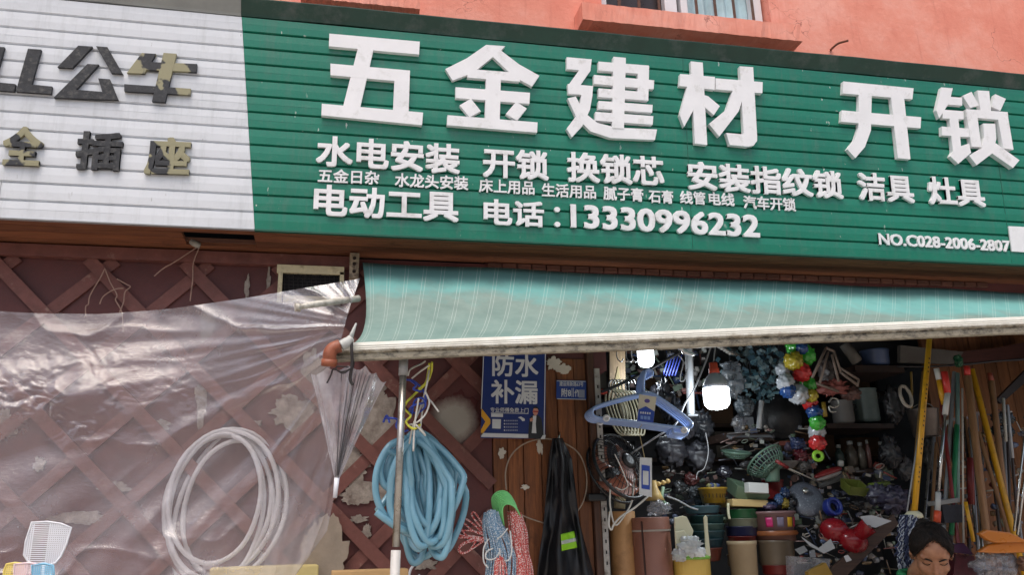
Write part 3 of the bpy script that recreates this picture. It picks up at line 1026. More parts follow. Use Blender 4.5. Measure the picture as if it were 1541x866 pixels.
# ================================================================== VENT, WALL CABLES
vt_ = thing('vent_window', 'small cream framed vent window with black grille beside the awning bracket', 'vent', P(468, 440, -.02))
def pxbox(x0, y0, x1, y1, y, dep):
    a, b = P(x0, y1, y), P(x1, y0, y)
    return (a.x, y - dep, a.z), (b.x, y, b.z)
CREAM = mat('cream_frame', (206, 196, 160), .55, .12, 20, .1, dirt=(140, 124, 92), dscale=18, damt=.3)
g = MB()
for q in ((417, 404, 518, 412), (417, 412, 426, 456), (510, 412, 518, 456), (426, 449, 510, 456)):
    g.box2(*pxbox(*q, -.037, .02))
g.build('frame', CREAM, vt_)
MB().box2(*pxbox(424, 410, 512, 452, -.0372, .002)).build('dark_gap', mat('void', (16, 14, 18), .9), vt_)
g = MB()
for k in range(13):
    g.tube([P(428 + k * 6.8, 412, -.043), P(428 + k * 6.8, 449, -.043)], .0018, 5)
for k in range(8):
    g.tube([P(426, 414 + k * 4.8, -.041), P(510, 416 + k * 4.8, -.041)], .0018, 5)
g.build('grille', mat('black_wire', (30, 28, 28), .6), vt_)
OLDC = mat('old_cable', (156, 126, 112), .7, .2, 30)
def cable(name, pts, y, r, m, lab, n=7, jit=.0):
    g = MB()
    ps = pts if isinstance(pts[0][0], (list, tuple)) else [pts]
    for q in ps:
        pp = [P(a, b, y + (jit * nz(a * .2, b * .2))) for a, b in q]
        g.tube(cr(pp, n), r, 6)
    return tag(g.build(name, m), lab, 'cable')
cable('cable', [[(300, 370), (288, 378), (262, 395), (246, 404), (232, 416)], [(300, 372), (291, 396), (290, 420), (286, 454)]], -.05, .0028, OLDC, 'thin pale cable dangling in two strands from the black soffit opening')
cable('cable', [[(158, 404), (150, 420), (136, 444), (133, 458), (129, 462), (129, 478)], [(158, 405), (166, 425), (176, 444), (174, 452), (183, 470), (186, 500)], [(176, 420), (190, 428), (196, 432), (188, 440), (186, 455), (180, 470)],
                [(150, 458), (156, 446), (172, 436), (186, 434)]], -.05, .0026, OLDC, 'tangled thin old cables hanging knotted from the lattice')
cf = MB().tube(cr([P(289, 364, -.10), P(293, 367, -.11), P(300, 370, -.10)], 4), .014, 8)
tag(cf.build('conduit_end', mat('pale_conduit', (150, 146, 136), .5)), 'pale conduit end at the left corner of the black soffit opening', 'conduit')

# ================================================================== CLEAR PLASTIC SHEET
FILM = film('plastic_sheet', (212, 207, 214), .15, .47, .22, 2.2)
def sheet(a, b):
    """a along (left to the gather), b downward"""
    top = [(-260, 452), (-60, 466), (60, 472), (150, 473), (250, 466), (340, 454), (440, 437), (512, 426), (542, 419)]
    bot = [(-260, 960), (-100, 960), (30, 960), (150, 955), (260, 950), (340, 945), (390, 930), (425, 893), (446, 866)]
    def samp(l, t):
        k = t * (len(l) - 1)
        i = min(int(k), len(l) - 2)
        f = k - i
        return l[i][0] + (l[i + 1][0] - l[i][0]) * f, l[i][1] + (l[i + 1][1] - l[i][1]) * f
    tx, ty = samp(top, a)
    bx, by = samp(bot, a)
    # the free right edge: gather, then down past the umbrella
    edge = [(542, 419), (524, 470), (508, 530), (492, 556), (502, 620), (508, 700), (503, 748), (492, 800), (446, 866)]
    px, py = tx + (bx - tx) * b, ty + (by - ty) * b
    ex, ey = samp(edge, b)
    w = max(0, (a - .45) / .55) ** 1.6
    px, py = px * (1 - w) + ex * w, py * (1 - w) + ey * w
    # distance in front of the wall
    dep = -.10 - .10 * b - .06 * math.sin(a * 3)
    gd = math.hypot(px - 512, py - 500)
    pull = math.exp(-(gd / 150) ** 2)
    dep = dep * (1 - pull) + (-.50) * pull
    dep -= .10 * max(0, a - .3)
    ang = math.atan2(py - 492, 560 - px)
    rr = math.hypot(px - 560, py - 492)
    w1 = ang * 7 + 1.6 * nz(ang * 2.2, rr * .005) + .5 * nz(px * .02, py * .02, 7)
    w2 = ang * 17 + 2.2 * nz(rr * .008, ang * 3, 4)
    fold = 1.5 * (1 - abs(math.sin(w1))) ** 3 + .8 * (1 - abs(math.sin(w2))) ** 2.5 * (.4 + nz(rr * .01, ang * 2, 2)) + .35 * nz(ang * 22, rr * .006, 3)
    dep -= .020 * fold * max(0, 1 - rr / 760) * min(1, rr / 60)
    dep += .030 * nz(px * .004, py * .006, 2) + .022 * nz(ang * 7, rr * .003, 5) * min(1, rr / 250) + .010 * nz(ang * 16, rr * .005, 8) * min(1, rr / 250)
    cz_ = nz(px * .006, py * .008, 12)
    dep += .005 * max(0, cz_) * nz(px * .05, py * .06, 14)
    low = max(0, min(1, (py - 800) / 60)) * max(0, 1 - px / 420)
    dep -= .02 * low * (1 - abs(math.sin(py * .05 + px * .012 + 2 * nz(px * .01, py * .02)))) ** 2
    # the sagging wet pocket on the left
    d = (py - (596 + .00018 * (px - 60) ** 2 * -1)) / 58.
    pk = math.exp(-d * d) * max(0, 1 - max(0, px - 120) / 240)
    dep -= .075 * pk
    wx, wy = px + 26 * nz(px * .02, py * .02, 31), py + 18 * nz(px * .025, py * .03, 37)
    pk *= max(0, .45 + 1.1 * nz(px * .012, py * .02, 21))
    dep += .020 * pk * (1 - 2 * abs(nz(wx * .03, wy * .055, 9))) + .010 * pk * (1 - 2 * abs(nz(wx * .08, wy * .12, 3))) + .004 * pk * nz(wx * .22, wy * .3, 1)
    return P(px, py, dep)
g = MB().grid(sheet, 320, 220)
sh = g.build('plastic_sheet', FILM)
tag(sh, 'clear crinkled plastic sheet draped over the lattice wall and gathered at the awning', 'plastic sheet')
def pxtube(pts, r, m, name, lab, cat, y=None, n=8, seg=8, group=None, closed=False):
    pp = [P(q[0], q[1], q[2] if len(q) > 2 else y) for q in pts]
    return tag(MB().tube(cr(pp, n, closed), r, seg, closed).build(name, m), lab, cat, group)
# thick rolled hems that catch the light
# ------------------------------------------------------------------ things behind / on the sheet
HOSEW = film('white_hose', (246, 246, 248), .72, .94, .25, 12)
def coil(name, cx, cy, loops, y0, dy, r, m, lab, ang=0., seed=0, pend=None):
    pts = []
    N = 40
    for k, (ax, ay, ox, oy) in enumerate(loops):
        nx = loops[(k + 1) % len(loops)]
        for i in range(N):
            t = i / N
            th = 2 * math.pi * t - math.pi / 2
            e = t if k < len(loops) - 1 else 0
            w = t * t * (3 - 2 * t) if k < len(loops) - 1 else 0
            A = ax + (nx[0] - ax) * w; B = ay + (nx[1] - ay) * w
            OX = ox + (nx[2] - ox) * w; OY = oy + (nx[3] - oy) * w
            x = OX + A * math.cos(th) + 2.0 * nz(th * 1.3, k * 2.1, seed)
            y = OY + B * math.sin(th)
            xr = x * math.cos(ang) - y * math.sin(ang)
            yr = x * math.sin(ang) + y * math.cos(ang)
            pts.append(P(cx + xr, cy + yr, y0 + dy * (k + t) + .012 * math.sin(th * 2 + k)))
    if pend:
        pts += [P(*q) for q in pend]
    return tag(MB().tube(pts, r, 10).build(name, m), lab, 'hose')
coil('hose', 335, 760, [(56, 88, -8, -16), (86, 112, 0, 0), (66, 112, -10, 6), (92, 122, 6, 6), (60, 96, 10, -4), (84, 126, -6, 22), (72, 134, 12, 20), (94, 108, 2, 4), (76, 104, -8, 0), (64, 128, 14, 18), (80, 118, -14, 8), (58, 106, 16, 2), (90, 128, 0, 16), (70, 98, 4, -10)], -.05, .0085, .0098, HOSEW,
     'coil of translucent white hose hanging behind the plastic sheet', .22, 1)
bx = MB()
q = P(396, 900, -.11)
bx.box(q + V((0, 0, -.02)), (.40, .14, .27), rotz(.1))
tag(bx.build('carton', mat('yellow_carton', (206, 190, 130), .8, .1, 8), bevel=.006), 'pale yellow carton low behind the plastic sheet under the white hose', 'box')
# fly swatters
def swatter(pts, y, m, lab, holes=True, name='fly_swatter', grp=None, handle_to=None):
    pp = PX(pts, y)
    c = sum(pp, V()) / len(pp)
    t = thing(name, lab, 'fly swatter', handle_to or (c - V((0, 0, .4))), grp)
    g = MB().tube(pp, .0035, 6, closed=True)
    xs = [p.x for p in pp]; zs = [p.z for p in pp]
    def inside(x, z):
        r = False
        for i in range(len(pp)):
            a, b = pp[i], pp[i - 1]
            if (a.z > z) != (b.z > z) and x < (b.x - a.x) * (z - a.z) / (b.z - a.z) + a.x:
                r = not r
        return r
    for fam in (0, 1):
        s = .0062
        k = 0
        lo, hi = (min(xs), max(xs)) if fam else (min(zs), max(zs))
        v = lo + s
        while v < hi:
            run = []
            l2, h2 = (min(zs), max(zs)) if fam else (min(xs), max(xs))
            w = l2
            st = None
            while w < h2 + .002:
                x, z = (v, w) if fam else (w, v)
                if inside(x, z):
                    if st is None: st = w
                    en = w
                elif st is not None:
                    run.append((st, en)); st = None
                w += .003
            for a, b in run:
                A = V((v, y, a)) if fam else V((a, y, v))
                B = V((v, y, b)) if fam else V((b, y, v))
                c2_ = (A + B) / 2
                g.box(c2_, (.0036, .002, b - a) if fam else (b - a, .0024, .0036))
            v += s
    g.build('paddle', m, t)
    low = min(pp, key=lambda q: q.z)
    MB().tube([V((c.x, y, low.z + .004)), V((c.x + .01, y - .01, low.z - .35))], .005, 8).build('handle', m, t)
    return t
swatter(cr([(48, 787, 0), (72, 785, 0), (92, 789, 0), (107, 795, 0), (98, 825, 0), (90, 842, 0), (76, 852, 0), (58, 852, 0), (44, 848, 0), (36, 836, 0), (39, 815, 0)], 3, True) and
        [(48, 787), (72, 786), (92, 789), (107, 795), (100, 820), (92, 838), (84, 848), (70, 853), (54, 852), (42, 846), (36, 836), (39, 815)], -.50,
        mat('white_plastic', (214, 216, 222), .4, .04, 10), 'white mesh fly swatter standing up in front of the plastic sheet')
for lab, pts, c_, y in [('yellow mesh fly swatter low at the edge of the plastic sheet', [(10, 850), (22, 848), (36, 849), (38, 880), (4, 890), (6, 860)], (226, 204, 110), -.52),
                        ('white fly swatter with a pink round centre beside the yellow one', [(22, 850), (44, 848), (60, 851), (62, 885), (20, 890)], (226, 200, 204), -.535),
                        ('sky blue mesh fly swatter beside the white mesh one', [(48, 852), (66, 849), (80, 852), (84, 890), (48, 890)], (130, 186, 216), -.55)]:
    swatter(pts, y, mat('swatter_' + str(c_[0]), c_, .4, .06, 10), lab)

# ================================================================== CLEAR UMBRELLA hung by its handle
um = thing('umbrella', 'folded clear plastic umbrella hanging tip down from the awning bar', 'umbrella', P(506, 750, -.86))
tip, topc = P(507, 722, -.86), P(527, 552, -.82)
TOPW = [(466, 562), (480, 556), (500, 552), (520, 550), (540, 550), (552, 551), (562, 558), (572, 566), (582, 574)]
def canopy(a, b):
    k = a * (len(TOPW) - 1)
    i = min(int(k), len(TOPW) - 2)
    f = k - i
    x = TOPW[i][0] + (TOPW[i + 1][0] - TOPW[i][0]) * f
    y = TOPW[i][1] + (TOPW[i + 1][1] - TOPW[i][1]) * f
    y += 7 * abs(math.sin(a * math.pi * 5)) * (1 - b)
    bx_, by_ = 507 + (a - .5) * 7, 722
    # bulging outline
    e = b ** .92
    px = x + (bx_ - x) * e
    py = y + (by_ - y) * b
    dep = -.86 - .045 * math.sin(math.pi * a) * (1 - b) + .013 * math.sin(a * math.pi * 9 + 5 * nz(a * 4, b * 1.5)) * (1 - b) ** .6 + .014 * nz(a * 9, b * 4)
    return P(px, py, dep)
MB().grid(canopy, 90, 30).build('canopy', film('umbrella_film', (222, 218, 224), .3, .66, .2, 9), um)
RIB = mat('rib_steel', (98, 96, 98), .4, .1, 20, 0, .6)
for k, a in enumerate((.34, .42, .48, .53, .58, .64, .70)):
    p0 = canopy(a, .02); p0 = p0 + V((0, -.004, 0))
    p1 = canopy(.5 + (a - .5) * .5, .97) + V((0, -.003, 0))
    md_ = canopy(a, .5) + V((0, -.004, 0))
    MB().tube(cr([p0, md_, p1], 5), .0016, 5).build('rib', RIB, um)
MB().tube([P(529, 556, -.84), P(527, 590, -.85), P(507, 720, -.86)], .0042, 8).build('shaft', STEEL, um)
MB().tube([P(507, 720, -.86), P(505.5, 735, -.86), P(504, 750, -.86)], [.0085, .0075, .0065], 10).build('tip', mat('white_plastic', (214, 216, 222), .4, .04, 10), um)
MB().tube(cr([P(529, 556, -.84), P(531, 544, -.82), P(534, 528, -.80), P(545, 520, -.80), P(552, 530, -.80)], 5), .007, 8).build('handle', mat('dark_handle', (40, 38, 40), .4), um)

# ================================================================== WIRES ON THE POLE, BLUE HOSE, ROPES
YW = mat('yellow_flex', (214, 212, 70), .4, .08, 10); BW_ = mat('blue_flex', (40, 66, 160), .4, .08, 10); WW = mat('white_flex', (206, 204, 196), .5, .08, 10)
kn = [('yellow electric wire knotted round the pole above the blue hose', YW, [[(646, 548), (644, 562), (640, 578), (626, 592), (612, 606), (609, 616), (618, 626), (611, 636), (622, 646), (632, 640)], [(650, 546), (649, 560), (642, 576), (630, 586)]], .0042),
      ('blue electric wire knotted round the pole above the blue hose', BW_, [[(612, 572), (622, 574), (634, 584), (640, 596), (640, 606), (624, 610), (616, 618), (628, 622), (640, 612), (636, 600), (624, 604), (618, 628), (606, 632), (590, 630), (580, 630), (577, 636), (582, 626), (586, 636)],
        [(600, 630), (596, 642), (604, 650), (614, 648)], [(616, 572), (626, 580), (622, 586), (634, 590)]], .0036),
      ('white twine and flex that ties the blue hose up to the awning', WW, [[(646, 556), (642, 580), (634, 610), (622, 640), (616, 668)], [(640, 590), (646, 606), (640, 624), (628, 636), (616, 640)], [(630, 600), (624, 640), (622, 680)], [(660, 620), (640, 600), (632, 650)],
        [(614, 566), (618, 556), (634, 548), (640, 544)], [(620, 570), (632, 560), (646, 550)], [(626, 640), (640, 656), (634, 646)]], .0032)]
for lab, m, ps, r in kn:
    g = MB()
    for q in ps:
        g.tube(cr([P(a, b, -.80 - .03 * math.sin(a * .3 + b * .2)) for a, b in q], 6), r, 6)
    tag(g.build('electric_wire' if r > .0033 else 'twine', m), lab, 'wire')
# blue hose: one long hose wound in hanging loops
def bluehose():
    pts = []
    rnd = random.Random(12)
    loops = []
    for k in range(24):
        loops.append((rnd.choice([14, 18, 22, 28, 34, 42]), rnd.uniform(765, 812) if k % 4 else rnd.uniform(835, 885), 640 + rnd.uniform(-30, 32), 0))
    N = 34
    for k, (w, yb, cx, tw) in enumerate(loops):
        w2, yb2, cx2, tw2 = loops[(k + 1) % len(loops)]
        for i in range(N):
            t = i / N
            s = t * t * (3 - 2 * t)
            W, YB, CX = w + (w2 - w) * s, yb + (yb2 - yb) * s, cx + (cx2 - cx) * s
            th = 2 * math.pi * t - math.pi / 2
            top = 652 + 4 * (k % 4)
            v = (1 + math.sin(th)) / 2             # 0 top .. 1 bottom
            y = top + (YB - top) * v
            hx = math.cos(th)
            hx = math.copysign(abs(hx) ** .62, hx)
            wid = W * (.55 + .45 * math.sin(v * math.pi) ** .6) * (1 if hx > 0 else 1.05)
            cxx = 628 + (CX - 628) * min(1, v * 2.2)
            x = cxx + hx * wid + 3.5 * nz(v * 3, k * 1.7)
            d = -.56 + .05 * math.sin(k * 2.4) - .055 * hx * math.cos(k) - .03 * nz(k * 3.3, v * 2)
            pts.append(P(x, y, d))
    pts += [P(620, 700, -.5), P(590, 740, -.52), P(568, 770, -.55)]
    return pts
BH = mat('blue_hose', (122, 172, 192), .2, .08, 8, 0, spec=.6, coat=.5)
tag(MB().tube(cr(bluehose(), 2), .0125, 10).build('hose', BH), 'thick bundle of blue garden hose hanging on the steel pole', 'hose')
pxtube([(600, 742, -.62), (578, 730, -.62), (573, 705, -.62), (583, 680, -.62), (604, 690, -.6)], .0125, BH, 'hose', 'short blue hose loop sticking out left of the hose bundle', 'hose')
pxtube([(612, 660, -.6), (586, 672, -.62), (568, 706, -.63), (566, 745, -.63), (580, 778, -.62), (606, 792, -.6), (622, 794, -.58)], .0125, BH, 'hose', 'outer blue hose loop hanging left of the steel pole', 'hose')
pxtube([(566, 771, -.64), (580, 782, -.64), (600, 796, -.62), (620, 806, -.6)], .0125, BH, 'hose_end', 'cut blue hose end pointing left below the loops', 'hose')
def ropemat(name, c, w, sc_=60):
    t = NT(name)
    f = t.noise(sc_, 2, .4, stretch=(1, .6, 1.4))
    t.l(t.ramp(f, [(.52, rgb(c)), (.56, rgb(w))]), t.b.inputs['Base Color'])
    t.b.inputs['Roughness'].default_value = .75
    return t.m
def hank(name, lab, m, path, width, nst, r, y, spread=.03, seed=0):
    """a hank of cord: many strands that follow path (pixels) side by side, turning back at the ends"""
    g = MB()
    rnd = random.Random(seed)
    for k in range(nst):
        o = (k / (nst - 1) - .5) * 2
        pp = []
        for i, (a, b) in enumerate(path):
            f = i / (len(path) - 1)
            wv = width[min(i, len(width) - 1)]
            pp.append(P(a + o * wv + rnd.uniform(-1.2, 1.2), b + rnd.uniform(-2, 2) - (4 * (1 - abs(o)) if i == 0 else 0), y - spread * math.sqrt(max(0, 1 - o * o)) + rnd.uniform(-.004, .004)))
        g.tube(cr(pp, 5), r, 5)
    return tag(g.build(name, m), lab, 'rope')
GR = mat('green_cord', (128, 214, 132), .6, .12, 30); RDM = ropemat('red_cord', (188, 74, 70), (222, 196, 190), 210); BLM = ropemat('blue_cord', (112, 146, 172), (196, 206, 214), 210)
# green: arch-shaped strands
g = MB()
for k in range(9):
    f = k / 8
    g.tube(cr([P(742 + 16 * f, 766 + 26 * f, -.48 - .02 * f), P(741 + 15 * f, 750 + 16 * f, -.5 - .03 * f), P(750 + 14 * f, 741 + 18 * f, -.52 - .03 * f), P(763 + 12 * f, 742 + 22 * f, -.52 - .03 * f), P(774 + 8 * f, 757 + 20 * f, -.5 - .02 * f), P(782, 780 + 12 * f, -.48)], 5), .0036, 6)
tag(g.build('rope', GR), 'bright green cord hank draped over the blue and red ropes', 'rope')
hank('rope', 'blue and white flecked rope hank hanging below the green cord', BLM, [(740, 772), (742, 790), (752, 820), (756, 845), (750, 900)], [10, 15, 20, 22, 24], 15, .0042, -.5, .045, 3)
hank('rope', 'red and white rope hank hanging right of the blue rope', RDM, [(774, 772), (780, 800), (782, 830), (786, 858), (786, 910)], [9, 12, 12, 14, 16], 11, .0042, -.49, .04, 4)
hank('rope', 'second red rope hank low between the blue ropes', RDM, [(752, 842), (753, 862), (752, 910)], [5, 9, 10], 7, .004, -.56, .02, 8)
g = MB()
for q in ([(733, 808), (712, 800), (694, 786), (688, 798), (700, 810), (733, 812)], [(733, 810), (715, 792), (700, 782), (692, 792), (708, 812), (732, 815)], [(733, 806), (720, 790), (710, 776), (714, 772), (724, 786), (734, 802)],
          [(732, 810), (700, 810), (685, 810)], [(731, 812), (702, 818), (690, 828), (697, 834), (712, 826), (732, 812)], [(732, 814), (708, 814), (692, 822), (694, 832), (706, 830), (718, 812)], [(733, 806), (710, 800), (692, 800), (690, 806), (712, 808), (733, 812)]):
    g.tube(cr([P(a, b, -.5) for a, b in q], 6), .0034, 6)
tag(g.build('rope', RDM), 'loose red and white rope end tied in a bow on the blue rope', 'rope')
g = MB()
for q in ([(735, 812), (728, 826), (728, 846), (735, 856)], [(742, 826), (732, 832), (732, 842), (744, 842), (752, 832)], [(768, 800), (770, 830), (765, 844), (754, 842), (752, 826)], [(748, 812), (756, 806), (764, 796)]):
    g.tube(cr([P(a, b, -.56) for a, b in q], 6), .003, 6)
tag(g.build('cord', mat('white_cord', (206, 208, 206), .7)), 'loose white cord loops in front of the blue rope hank', 'cord')
# wooden plank and clutter low left of the pole
pl = MB().box(P(556, 874, -.55), (.26, .09, .07), rotz(.05))
tag(pl.build('carton', mat('kraft_card', (176, 142, 96), .8, .1, 12), bevel=.004), 'low brown cardboard box end at the foot of the pole', 'box')
tag(MB().tube(cr([P(624, 850, -.3), P(618, 858, -.3), P(616, 870, -.3), P(624, 874, -.3), P(632, 866, -.3)], 5), .005, 7).build('hook', mat('white_plastic', (214, 216, 222), .4, .04, 10)), 'small white plastic hook hanging under the blue hose', 'hook')
fl = blob(486, 842, 60, 110, -.05, 77, rag=.2, th=.02)
tag(fl.build('cement_board', mat('cement', (150, 138, 124), .9, .15, 16, .4)), 'rough grey cement slab leaning at the end of the plastic sheet', 'slab')

# ================================================================== PLANK WALL, POSTER, NUMBER PLATE
plank = thing('plank_wall', 'brown varnished vertical plank wall between the lattice and the shop opening', 'wall', ((PLANK_X + PLANK_R) / 2, .06, 0))
g = MB()
edges = [741, 764, 788, 815, 842, 869, 888]
xs = [P(e, 720, 0).x for e in edges]
xs[0] = PLANK_X + .002
for k in range(len(xs) - 1):
    g.box2((xs[k] + .0015, -.012 + .003 * (k % 2), 0), (xs[k + 1] - .0015, .12, 2.25))
g.build('planks', wood('varnished_plank', (158, 98, 56), (92, 54, 32), 'Z', 7), plank, bevel=.002)
MB().box2((xs[-1] + .001, -.035, 0), (P(902, 720, -.03).x, .13, 2.3)).build('corner_post', wood('post_wood', (106, 70, 50), (60, 40, 32), 'Z', 8), plank, bevel=.004)
structure(MB().box2((PLANK_X + .002, -.0, 2.2), (JAMB + .05, .12, zf + .2)).build('lintel_infill', MAROON))
g = MB()
g.box2((P(897, 600, -.05).x, -.045, .4), (P(905, 600, -.05).x, -.0365, 2.2))
rail = tag(g.build('slotted_rail', mat('white_steel_strip', (170, 166, 160), .5, .1, 20, dirt=(90, 76, 66), dscale=20, damt=.4)), 'white slotted steel strip screwed upright on the corner post', 'rail')
for k in range(18):
    z = 1.35 + k * .045
    MB().box((P(901, 600, -.05).x, -.0455, z), (.006, .002, .014)).build('slot', mat('void', (16, 14, 18), .9), rail)
for k, (px, py, w, h) in enumerate([(832, 548, 22, 18), (848, 556, 20, 16), (755, 682, 10, 14), (790, 734, 12, 6), (812, 674, 8, 22)]):
    o = blob(px, py, w, h, -.015, 50 + k, th=.006 + .0005 * k)
    o.build('paste_patch', mat('pale_paste', (206, 198, 184), .85, .1, 20, .3), plank)
# poster
po = thing('poster', 'blue waterproofing notice board with big white characters hung under the awning bar', 'poster', P(772, 662, -.06))
PY_ = -.05
def pp_(x, y, o=0.):
    return P(x, y, PY_ - o)
NAVY = mat('navy_print', (24, 46, 112), .4, .08, 6)
PW = mat('print_white', (206, 208, 212), .45, .03, 6)
PYL = mat('print_yellow', (220, 160, 40), .45, .05, 6)
PDK = mat('print_dark', (34, 36, 44), .5, .05, 6)
PSK = mat('print_skin', (196, 140, 120), .5, .05, 6)
# note: sub-photograph coordinates of the poster crop: 5.41 px per photo pixel from (700, 520)
cp = lambda x, y: (700 + x / 5.41, 520 + y / 5.41)
quad = [cp(150, -30), cp(660, -30), cp(652, 762), cp(128, 756)]
def pflat(pts, lift, th=.0012):
    return MB().prism([pp_(*q, .012 + lift) for q in pts], (0, th, 0))
MB().prism([pp_(*q, .012) for q in quad], (0, .01, 0)).build('board', NAVY, po)
pflat([cp(150, 20), cp(156, 20), cp(135, 520), cp(129, 520)], .0012).build('border_line', PW, po)
pflat([cp(652, -30), cp(658, -30), cp(646, 735), cp(640, 735)], .0012).build('border_line', PW, po)
pflat([cp(131, 715), cp(515, 725), cp(515, 757), cp(129, 748)], .0012).build('bottom_strip', PW, po)
pflat([cp(134, 515), cp(205, 605), cp(205, 640), cp(130, 740), cp(128, 690), cp(165, 622), cp(132, 580)], .0012).build('chevron', PYL, po)
def pword(txt, lb, rb, h, off, m=PW, lift=.0012, part='letter', par=None, base=pp_):
    lay = layout(txt, off)
    allv = [q for _, vs, _ in lay for q in vs]
    xa, xb = min(q.x for q in allv), max(q.x for q in allv)
    ya, yb = min(q.y for q in allv), max(q.y for q in allv)
    for ch, vs, fs in lay:
        out = []
        for q in vs:
            k = (q.x - xa) / (xb - xa)
            w = (q.y - ya) / (yb - ya)
            out.append(base(lb[0] + (rb[0] - lb[0]) * k, lb[1] + (rb[1] - lb[1]) * k - h * w, .012 + lift + .0008 * (q.z + .5)))
        MB().add(out, fs).build(part, m, par or po)
pword('防水', cp(220, 252), cp(596, 262), 195 / 5.41, .02)
pword('补漏', cp(210, 475), cp(590, 482), 195 / 5.41, .02)
pword('专业师傅免费上门', cp(205, 546), cp(516, 553), 40 / 5.41, .012)
pflat([cp(210, 549), cp(516, 556), cp(516, 560), cp(210, 553)], .0012).build('underline', PW, po)
pflat([cp(212, 556), cp(308, 558), cp(308, 586), cp(212, 584)], .0014).build('white_box', PW, po)
pflat([cp(222, 602), cp(292, 604), cp(289, 681), cp(220, 678)], .0014).build('white_box', PW, po)
for k in range(4):
    y = 610 + k * 26
    pflat([cp(316, y), cp(326, y + 1), cp(326, y + 11), cp(316, y + 10)], .0012).build('tick', PW, po)
    for j in range(7):
        x = 334 + j * 14
        pflat([cp(x, y), cp(x + 10, y + 1), cp(x + 10, y + 11), cp(x, y + 10)], .0012).build('small_print', mat('print_grey', (140, 146, 166), .5, .03, 6), po)
pflat([cp(430, 588), cp(455, 582), cp(485, 600), cp(486, 616), cp(468, 620), cp(450, 600)], .0012).build('pointing_hand', PW, po)
pflat([cp(512, 760), cp(520, 640), cp(528, 590), cp(550, 572), cp(598, 572), cp(622, 600), cp(640, 735), cp(630, 762)], .0012).build('printed_suit', PDK, po)
pflat([cp(552, 575), cp(580, 575), cp(575, 640), cp(580, 718), cp(542, 716), cp(548, 640)], .0018).build('printed_shirt', PW, po)
pflat([cp(560, 508), cp(588, 508), cp(597, 535), cp(590, 562), cp(575, 576), cp(558, 566), cp(550, 540)], .0022).build('printed_face', PSK, po)
pflat([cp(553, 520), cp(560, 503), cp(582, 499), cp(598, 515), cp(597, 530), cp(588, 516), cp(562, 514)], .0026).build('printed_hair', PDK, po)
pflat([cp(553, 534), cp(594, 536), cp(594, 548), cp(553, 546)], .0028).build('printed_glasses', mat('print_red', (170, 60, 60), .5), po)
pflat([cp(526, 600), cp(545, 590), cp(556, 606), cp(546, 622), cp(530, 622)], .0022).build('printed_hand', PSK, po)
pflat([cp(632, 734), cp(656, 732), cp(650, 764), cp(615, 764)], .003).build('tape_corner', PW, po)
# house number plate
npz = thing('number_plate', 'small blue house number plate with white characters on the plank wall', 'number plate', P(860, 602, -.02))
def npp(x, y, o=0.):
    return P(x, y, -.016 - o)
q4 = [cp(743, 284), cp(986, 290), cp(986, 442), cp(743, 436)]
MB().prism([npp(*q, .006) for q in q4], (0, .005, 0)).build('plate', mat('plate_blue', (40, 66, 140), .35, .06, 6), npz)
pword('建设南新路63号', cp(768, 333), cp(962, 338), 38 / 5.41, .012, lift=-.005, par=npz, base=npp)
pword('附8', cp(784, 420), cp(862, 422), 68 / 5.41, .016, lift=-.005, par=npz, base=npp)
pword('作', cp(890, 420), cp(938, 421), 60 / 5.41, .016, lift=-.005, par=npz, base=npp)
for k, x in enumerate((868, 880)):
    MB().prism([npp(*q, .0075) for q in (cp(x, 350), cp(x + 4, 350), cp(x + 4, 422), cp(x, 422))], (0, .001, 0)).build('stroke', PW, npz)
MB().prism([npp(*q, .0085) for q in (cp(925, 362), cp(972, 363), cp(972, 428), cp(925, 427))], (0, .0015, 0)).build('blank_label', mat('print_grey', (140, 146, 166), .5, .03, 6), npz)
g = MB()
for x0_, y0_, x1_, y1_ in ((743, 284, 986, 290), (743, 430, 986, 436)):
    g.prism([npp(*q, .0072) for q in (cp(x0_ + 4, y0_ + 4), cp(x1_ - 4, y1_ + 4), cp(x1_ - 4, y1_ + 9), cp(x0_ + 4, y0_ + 9))], (0, .001, 0))
g.build('border_line', PW, npz)

# wire ring, raincoat
pxtube([(762, 738), (761, 710), (770, 685), (790, 668), (818, 661), (845, 666), (868, 680), (880, 702), (883, 730), (878, 755), (866, 775)], .0032, mat('pale_wire', (160, 142, 124), .5), 'wire_ring', 'pale wire ring hung on the plank wall behind the black raincoat', 'ring', -.04)
pxtube([(783, 775), (797, 781), (818, 788)], .003, mat('pale_wire', (160, 142, 124), .5), 'wire_end', 'short pale wire end between the green cord and the raincoat', 'wire', -.05)
rc = thing('raincoat', 'black raincoat hanging folded on the plank wall with a lime reflective strip', 'raincoat', P(850, 900, -.09))
def coat(a, b):
    b2 = b * 1.15
    l = [(832, 660), (826, 690), (822, 740), (818, 790), (811, 840), (806, 900)]
    r = [(846, 660), (860, 690), (866, 740), (872, 790), (886, 840), (902, 900)]
    k = min(b, .9999) * 5
    i = int(k); f = k - i
    lx, ly = (l[i][j] + (l[i + 1][j] - l[i][j]) * f for j in (0, 1))
    rx, ry = (r[i][j] + (r[i + 1][j] - r[i][j]) * f for j in (0, 1))
    x = lx + (rx - lx) * a; y = ly + (ry - ly) * a
    dep = -.06 - .05 * math.sin(math.pi * a) - .022 * math.sin(a * 13 + 2.5 * b + 2 * nz(a * 3, b * 3)) * (.4 + b) - .012 * nz(a * 7, b * 9)
    return P(x, y, dep)
MB().grid(coat, 60, 60).build('cloth', mat('black_nylon', (22, 22, 26), .42, .2, 20, .25), rc, solid=.004)
g = MB().grid(lambda a, b: coat(.46 + .34 * a, .66 + .10 * b - .02 * a) + V((0, -.006, 0)), 12, 8)
g.build('lime_strip', mat('lime_strip', (150, 214, 40), .5, .05, 10), rc, solid=.003)
